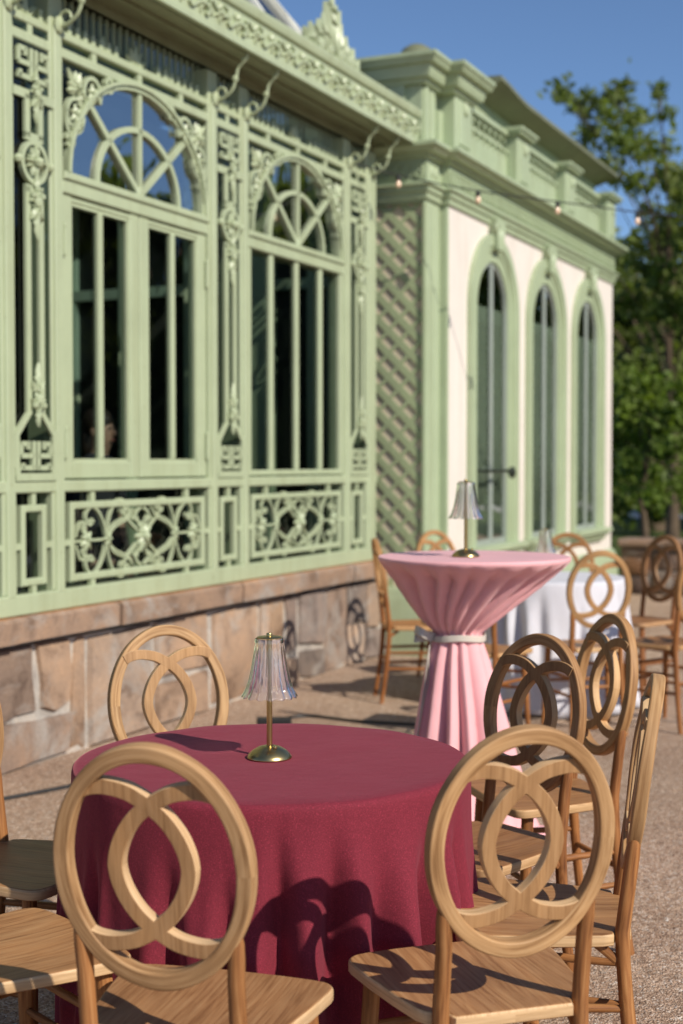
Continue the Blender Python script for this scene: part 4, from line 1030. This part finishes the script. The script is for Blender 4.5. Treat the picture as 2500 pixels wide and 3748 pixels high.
m = MB(); pts = spline([(-2.6, 4.9, .008), (-1.9, 5.52, .008), (-1.32, 6.05, .008), (-.9, 6.55, .008), (-.55, 7.35, .008), (-.25, 7.9, .008), (.1, 7.75, .008), (.6, 7.6, .008)], 10)
m.tube(pts, .009, 8, False, (0, 0, 1)); o = m.build("ground_cable", BLACK); tag(o, "black cable lying along the gravel by the stone base", "cable")
up = empty("uplight", (-.35, 7.35, 0)); tag(up, "small black floodlight lying on the gravel behind the burgundy table's lamp", "floodlight")
m = MB(); m.bbox(-.09, .09, -.03, .03, .03, .10, .01); m.build("housing", BLACK, up); m = MB(); m.tube([(-.07, .0, .03), (-.07, .0, .005), (.07, .0, .005), (.07, 0, .03)], .008, 6, False, (0, 1, 0)); m.build("bracket", BLACK, up)
# maroon drapes and a person inside the conservatory
for k, (x, w_) in enumerate(((.30, .10), (.56, .085))):
    o = empty("drape", con.matrix_world @ Vector((0, 0, 0))); p = W(5+x, -4.05-.55); o.location = (p.x, p.y, .05); o.rotation_euler = (0, 0, ROTZ)
    tag(o, ["maroon drape hanging inside behind the left key-pattern panel", "narrower maroon drape beside the first one, right of it indoors"][k], "drape", "maroon drapes indoors")
    m = MB(); n = 16; V = []; F = []
    for i in range(n+1):
        xx = -w_/2+w_*i/n
        for z in (0.0, .6, 1.2, 1.8, 2.36): V.append((xx*(1-.1*z/2.4), .03*math.sin(i*2.1), z))
    for i in range(n):
        for q in range(4): F.append((i*5+q, (i+1)*5+q, (i+1)*5+q+1, i*5+q+1))
    m.add(V, F); m.build("curtain", MAROON, o).modifiers.new("cloth thickness", 'SOLIDIFY').thickness = .006
    m = MB(); m.tube([(-.1, 0, 2.375), (.1, 0, 2.375)], .012, 8, False, (0, 1, 0)); m.build("rod", BLACK, o)

# person indoors
SKIN = simple("skin", (.52, .30, .21), .5); HAIR = simple("dark_hair", (.03, .018, .012), .5); SHIRT = cloth_mat("charcoal_shirt", (.05, .05, .06)); TROU = cloth_mat("black_trousers", (.02, .02, .024))
def skinned(name, J, E_, mat, parent, sub=2):
    me = bpy.data.meshes.new(name); me.from_pydata([j[0] for j in J], E_, []); me.materials.append(mat); o = bpy.data.objects.new(name, me); col.objects.link(o)
    if parent: o.parent = parent
    o.modifiers.new("skin", 'SKIN'); me.skin_vertices or None
    if not me.skin_vertices:
        import bmesh
        bm = bmesh.new(); bm.from_mesh(me); bm.verts.layers.skin.verify(); bm.to_mesh(me); bm.free()
    for v, j in zip(me.skin_vertices[0].data, J): v.radius = (j[1], j[2]) if len(j) > 2 else (j[1], j[1])
    me.skin_vertices[0].data[0].use_root = True
    for k, q in enumerate(me.skin_vertices[0].data): q.use_root = (k == 0)
    o.modifiers.new("smooth", 'SUBSURF').levels = sub; o.modifiers["smooth"].render_levels = sub
    me.polygons.foreach_set("use_smooth", [True]*len(me.polygons)); return o
pp = W(5+1.93, -4.05-.62); pr_ = empty("person", (pp.x, pp.y, .05), ROTZ); tag(pr_, "dark-clothed person standing indoors behind the door's second pane", "person")
J = [((0,0,.88),.125,.10), ((0,.01,1.05),.115,.09), ((0,.01,1.22),.14,.10), ((0,.015,1.34),.11,.085), ((0,.005,1.42),.05), ((0,-.015,1.49),.062,.07), ((0,-.02,1.56),.078,.088), ((0,-.01,1.63),.06,.07)]
Ed = [(i, i+1) for i in range(7)]
for sx in (-1, 1):
    n0 = len(J); J += [((sx*.16,.01,1.33),.052), ((sx*.20,.02,1.08),.042), ((sx*.19,-.05,.86),.030), ((sx*.185,-.07,.80),.026,.036)]; Ed += [(3, n0), (n0, n0+1), (n0+1, n0+2), (n0+2, n0+3)]
    h0 = len(J)
    for k, (dx, ln) in enumerate(((-.024,.06), (-.008,.07), (.008,.066), (.024,.052))):
        J += [((sx*.185, -.085+dx, .765), .009), ((sx*.182, -.088+dx*1.1, .765-ln), .007)]; Ed += [(n0+3, h0+2*k), (h0+2*k, h0+2*k+1)]
    J += [((sx*.172, -.115, .785), .009), ((sx*.17, -.125, .745), .008)]; Ed += [(n0+3, h0+8), (h0+8, h0+9)]
    l0 = len(J); J += [((sx*.09,0,.80),.085), ((sx*.095,.0,.46),.055), ((sx*.095,.02,.09),.036), ((sx*.10,-.11,.035),.034,.028)]; Ed += [(0, l0), (l0, l0+1), (l0+1, l0+2), (l0+2, l0+3)]
skinned("body", J, Ed, SKIN, pr_)
m = MB()
m.ball((0, -.105, 1.545), .013, 6, (1, 1.2, 1.5))
for sx in (-1, 1): m.ball((sx*.084, -.01, 1.55), .018, 6, (.5, 1, 1.5))
m.build("nose_and_ears", SKIN, pr_)
for sx in (-1, 1):
    m = MB(); m.ball((sx*.03, -.096, 1.575), .010, 6, (1.4, .6, .7)); m.build("eye", HAIR, pr_)
m = MB(); m.ball((0, -.096, 1.505), .018, 6, (1.5, .5, .4)); m.build("mouth", simple("lips", (.36, .12, .10), .5), pr_)
m = MB(); m.ball((0, .012, 1.605), .098, 14, (.95, 1.02, .95)); m.ball((0, .06, 1.50), .075, 10, (1, .7, 1.6)); m.build("hair", HAIR, pr_)
m = MB(); m.lathe([(.10, .84), (.165, .86), (.15, .98), (.145, 1.08), (.168, 1.22), (.175, 1.32), (.13, 1.39), (.06, 1.43), (.05, 1.43)], 20); m.v = [(x_, y_*.72+.01, z_) for x_, y_, z_ in m.v]
for sx in (-1, 1): m.tube([(sx*.13, .01, 1.35), (sx*.18, .012, 1.28), (sx*.205, .02, 1.10)], .066, 10, False, (0, 1, 0), [1, 1, .85])
m.build("shirt", SHIRT, pr_)
m = MB()
for sx in (-1, 1): m.tube([(sx*.08, 0, .90), (sx*.092, 0, .7), (sx*.096, 0, .46), (sx*.096, .015, .07)], .10, 12, False, (0, 1, 0), [1, 1, .72, .62])
m.build("trousers", TROU, pr_)
# ------------------------------------------------------------------ trees
import numpy as np
def tree(name, base, trunk_top, tr, clumps, mats, leaf, dens, label, group, seed, limb=True):
    """clumps: list of (x, y, z, r) in world space"""
    rg = np.random.default_rng(seed); root = empty(name, base); B = Vector(base)
    m = MB(); T = Vector(trunk_top)-B; rr2 = random.Random(seed)
    P = [T*t + Vector((rr2.uniform(-.1, .1)*math.sin(t*5), rr2.uniform(-.1, .1), 0)) for t in (0, .12, .3, .5, .7, .85, 1)]
    m.sweep(P, circ(tr, 12), (1, .2, 0), False, [1.5, 1.1, 1, .88, .72, .55, .3])
    for (x, y, z, r) in clumps:
        e = Vector((x, y, z))-B; t = max(.2, min(.95, (e.z*.62)/max(.1, T.z))); s = T*t; mid = s.lerp(e, .5)+Vector((0, 0, .12*(e-s).length))
        m.sweep([s, s.lerp(mid, .5), mid, mid.lerp(e, .6), e], circ(tr*.26*min(1, r/1.0+.3), 7), (.3, 1, .1), False, [1, .8, .6, .4, .12])
        for k in range(4):
            d = Vector((rr2.uniform(-1, 1), rr2.uniform(-1, 1), rr2.uniform(-.5, 1))).normalized()*r*.85
            m.sweep([mid.lerp(e, .4), e+d*.5, e+d], circ(tr*.07, 5), (.3, 1, .1), False, [1, .6, .2])
    m.build("trunk", mats[1], root)
    C = []; TN = []
    for (x, y, z, r) in clumps:
        c0 = np.array([x, y, z])-np.array(base)
        n = int(dens*r**2.2)
        sub = max(5, int(9*r)); sc0 = rg.normal(size=(sub, 3)); sc0 /= np.linalg.norm(sc0, axis=1)[:, None]; sc0 *= (r*rg.uniform(.3, 1.0, (sub, 1))); 
        idx = rg.integers(0, sub, n); q = rg.normal(size=(n, 3)); q *= (.24*r+.05)*rg.uniform(.5, 1.1, (n, 1))
        C.append(c0+sc0[idx]*np.array([1, 1, .8])+q); tt = rg.uniform(.75, 1.2, sub)[idx]*rg.uniform(.8, 1.2, n); TN.append(tt)
    C = np.concatenate(C); TN = np.concatenate(TN); n = len(C)
    a = rg.normal(size=(n, 3)); a /= np.linalg.norm(a, axis=1)[:, None]; u = rg.normal(size=(n, 3)); u -= a*(a*u).sum(1)[:, None]; u /= np.linalg.norm(u, axis=1)[:, None]; w = np.cross(a, u)
    s = leaf*rg.uniform(.6, 1.25, (n, 1))
    V = np.stack([C-u*s*.6, C+w*s*.34+a*s*.05, C+u*s*.6, C-w*s*.34+a*s*.05], 1).reshape(-1, 3)
    me = bpy.data.meshes.new("crown"); me.vertices.add(4*n); me.vertices.foreach_set("co", V.ravel().astype(np.float32))
    me.loops.add(4*n); me.loops.foreach_set("vertex_index", np.arange(4*n, dtype=np.int32)); me.polygons.add(n)
    me.polygons.foreach_set("loop_start", np.arange(0, 4*n, 4, dtype=np.int32))
    me.update(calc_edges=True)
    at = me.color_attributes.new("tone", 'FLOAT_COLOR', 'CORNER'); cc = np.ones((4*n, 4), np.float32); cc[:, :3] = np.repeat(TN, 4)[:, None]; at.data.foreach_set("color", cc.ravel())
    me.materials.append(mats[0]); me.validate()
    o = bpy.data.objects.new("crown", me); col.objects.link(o); o.parent = root
    tag(root, label, "tree", group); return root
BARK = paint("bark", (.13, .095, .065), .9, .4, 6.0, .1)
LF1 = leaf_mat("olive_leaves", (.085, .115, .026), (.135, .175, .04), (.20, .23, .07))
LF2 = leaf_mat("dark_leaves", (.060, .085, .020), (.115, .150, .034), (.175, .205, .055))
LF3 = leaf_mat("bright_leaves", (.085, .135, .024), (.14, .20, .036), (.19, .24, .06))
FP = 3265.
def px(x, y, D): return ((x-784)/FP*D, D, 1.42+(1064-y)/FP*D)      # site survey: bearing, height and distance to a point
def clumps(L, seed, jit):
    r = random.Random(seed); o = []
    for (x, y, rad, D) in L:
        D2 = D + r.uniform(-jit, jit); p = px(x, y, D2); o.append((*p, rad/FP*D2))
    return o
T1 = clumps([(1290,225,38,24),(1345,260,42,24),(1400,215,44,24),(1405,290,46,24),(1350,330,40,24),(1300,355,32,24),(1465,280,36,24),(1505,220,24,24),(1512,270,24,24),(1450,350,50,24),(1520,350,44,24),(1395,380,44,24),
             (1535,420,55,24),(1470,430,36,24),(1555,500,60,24),(1500,490,34,24),(1450,555,30,24),(1545,590,70,24),(1480,640,50,24),(1600,460,80,24),(1620,620,90,24),(1440,600,24,24),(1510,560,44,24),(1560,430,50,24),(1500,620,55,24),(1450,690,50,24),(1420,640,30,24),(1540,700,60,24)], 1, 1.6)
b0 = px(1545, 1150, 24)
tree("tall_tree", (b0[0], 24, -.01), px(1535, 480, 24), .09, T1, (LF1, BARK), .15, 1700, "tall olive-green tree with airy branches against the blue sky, right of the pavilion", "trees beyond the garden wall", 5)
T2 = clumps([(1440,720,70,30),(1530,740,80,30),(1480,840,75,30),(1560,880,90,30),(1410,800,60,30),(1430,930,70,30),(1520,980,90,30),(1600,760,90,30),(1610,1000,100,30),(1400,1020,70,30),(1470,1080,60,30),(1560,1090,60,30),(1360,900,80,30),(1330,700,60,30),(1400,660,60,30),(1450,780,70,30),(1500,690,70,30),(1420,880,60,30),(1540,820,80,30),(1470,1000,70,30),(1440,1150,50,30),(1540,1160,55,30),(1400,1130,50,30)], 2, 2.5)
b0 = px(1500, 1120, 30)
tree("dark_tree", (b0[0], 30, -.01), px(1500, 800, 30), .2, T2, (LF2, BARK), .20, 1500, "large dark tree massed behind the brighter young tree at right", "trees beyond the garden wall", 6)
T3 = clumps([(1440,870,40,19),(1500,900,45,19),(1450,940,45,19),(1425,1000,36,19),(1480,1010,55,19),(1540,960,50,19),(1550,1040,45,19),(1500,1085,38,19),(1440,1060,30,19),(1475,1130,26,19),(1455,1110,30,19),(1520,1140,34,19),(1560,1110,34,19),(1425,1090,26,19),(1430,900,30,19),(1570,900,40,19)], 3, .7)
b0 = px(1478, 1205, 19)
tree("young_tree", (b0[0], 19, -.01), px(1480, 960, 19), .05, T3, (LF3, BARK), .11, 4200, "bright green young tree with a thin stem on the grass before the dark tree", "trees beyond the garden wall", 7)
rt = random.Random(9)
for k, (x, y, h, lb) in enumerate(((7.4, 52, 9, "far dark tree beyond the pale road, left in the gap beside the pavilion"), (11.5, 55, 10, "far dark tree beyond the pale road, mid gap"), (15.5, 52, 9.5, "far dark tree beyond the pale road at the right frame edge"))):
    cl = [(x+rt.uniform(-2.2, 2.2), y+rt.uniform(-1.5, 1.5), h*rt.uniform(.18, .9), rt.uniform(1.1, 1.7)) for _ in range(16)]
    tree("distant_tree", (x, y, -.01), (x, y, h*.7), .3, cl, (LF2, BARK), .42, 330, lb, "distant trees past the road", 20+k)
for k, (x, y, h) in enumerate(((17.4, 8.0, 5.0), (17, 12.0, 5.2), (16.2, 16.0, 6.0), (15.6, 20.3, 6.7), (15.4, 24.9, 7.4), (16, 30, 9), (17.5, 35, 10.5))):
    cl = [(x+rt.uniform(-2.3, 2.3), y+rt.uniform(-2.5, 2.5), h*rt.uniform(.10, .92), rt.uniform(1.0, 1.5)) for _ in range(24)]
    tree("yard_tree", (x, y, -.01), (x, y, h*.7), .16, cl, (LF2, BARK), .32, 420, "tree in the row along the yard's right side, mirrored in the panes", "trees along the yard's right side", 40+k)
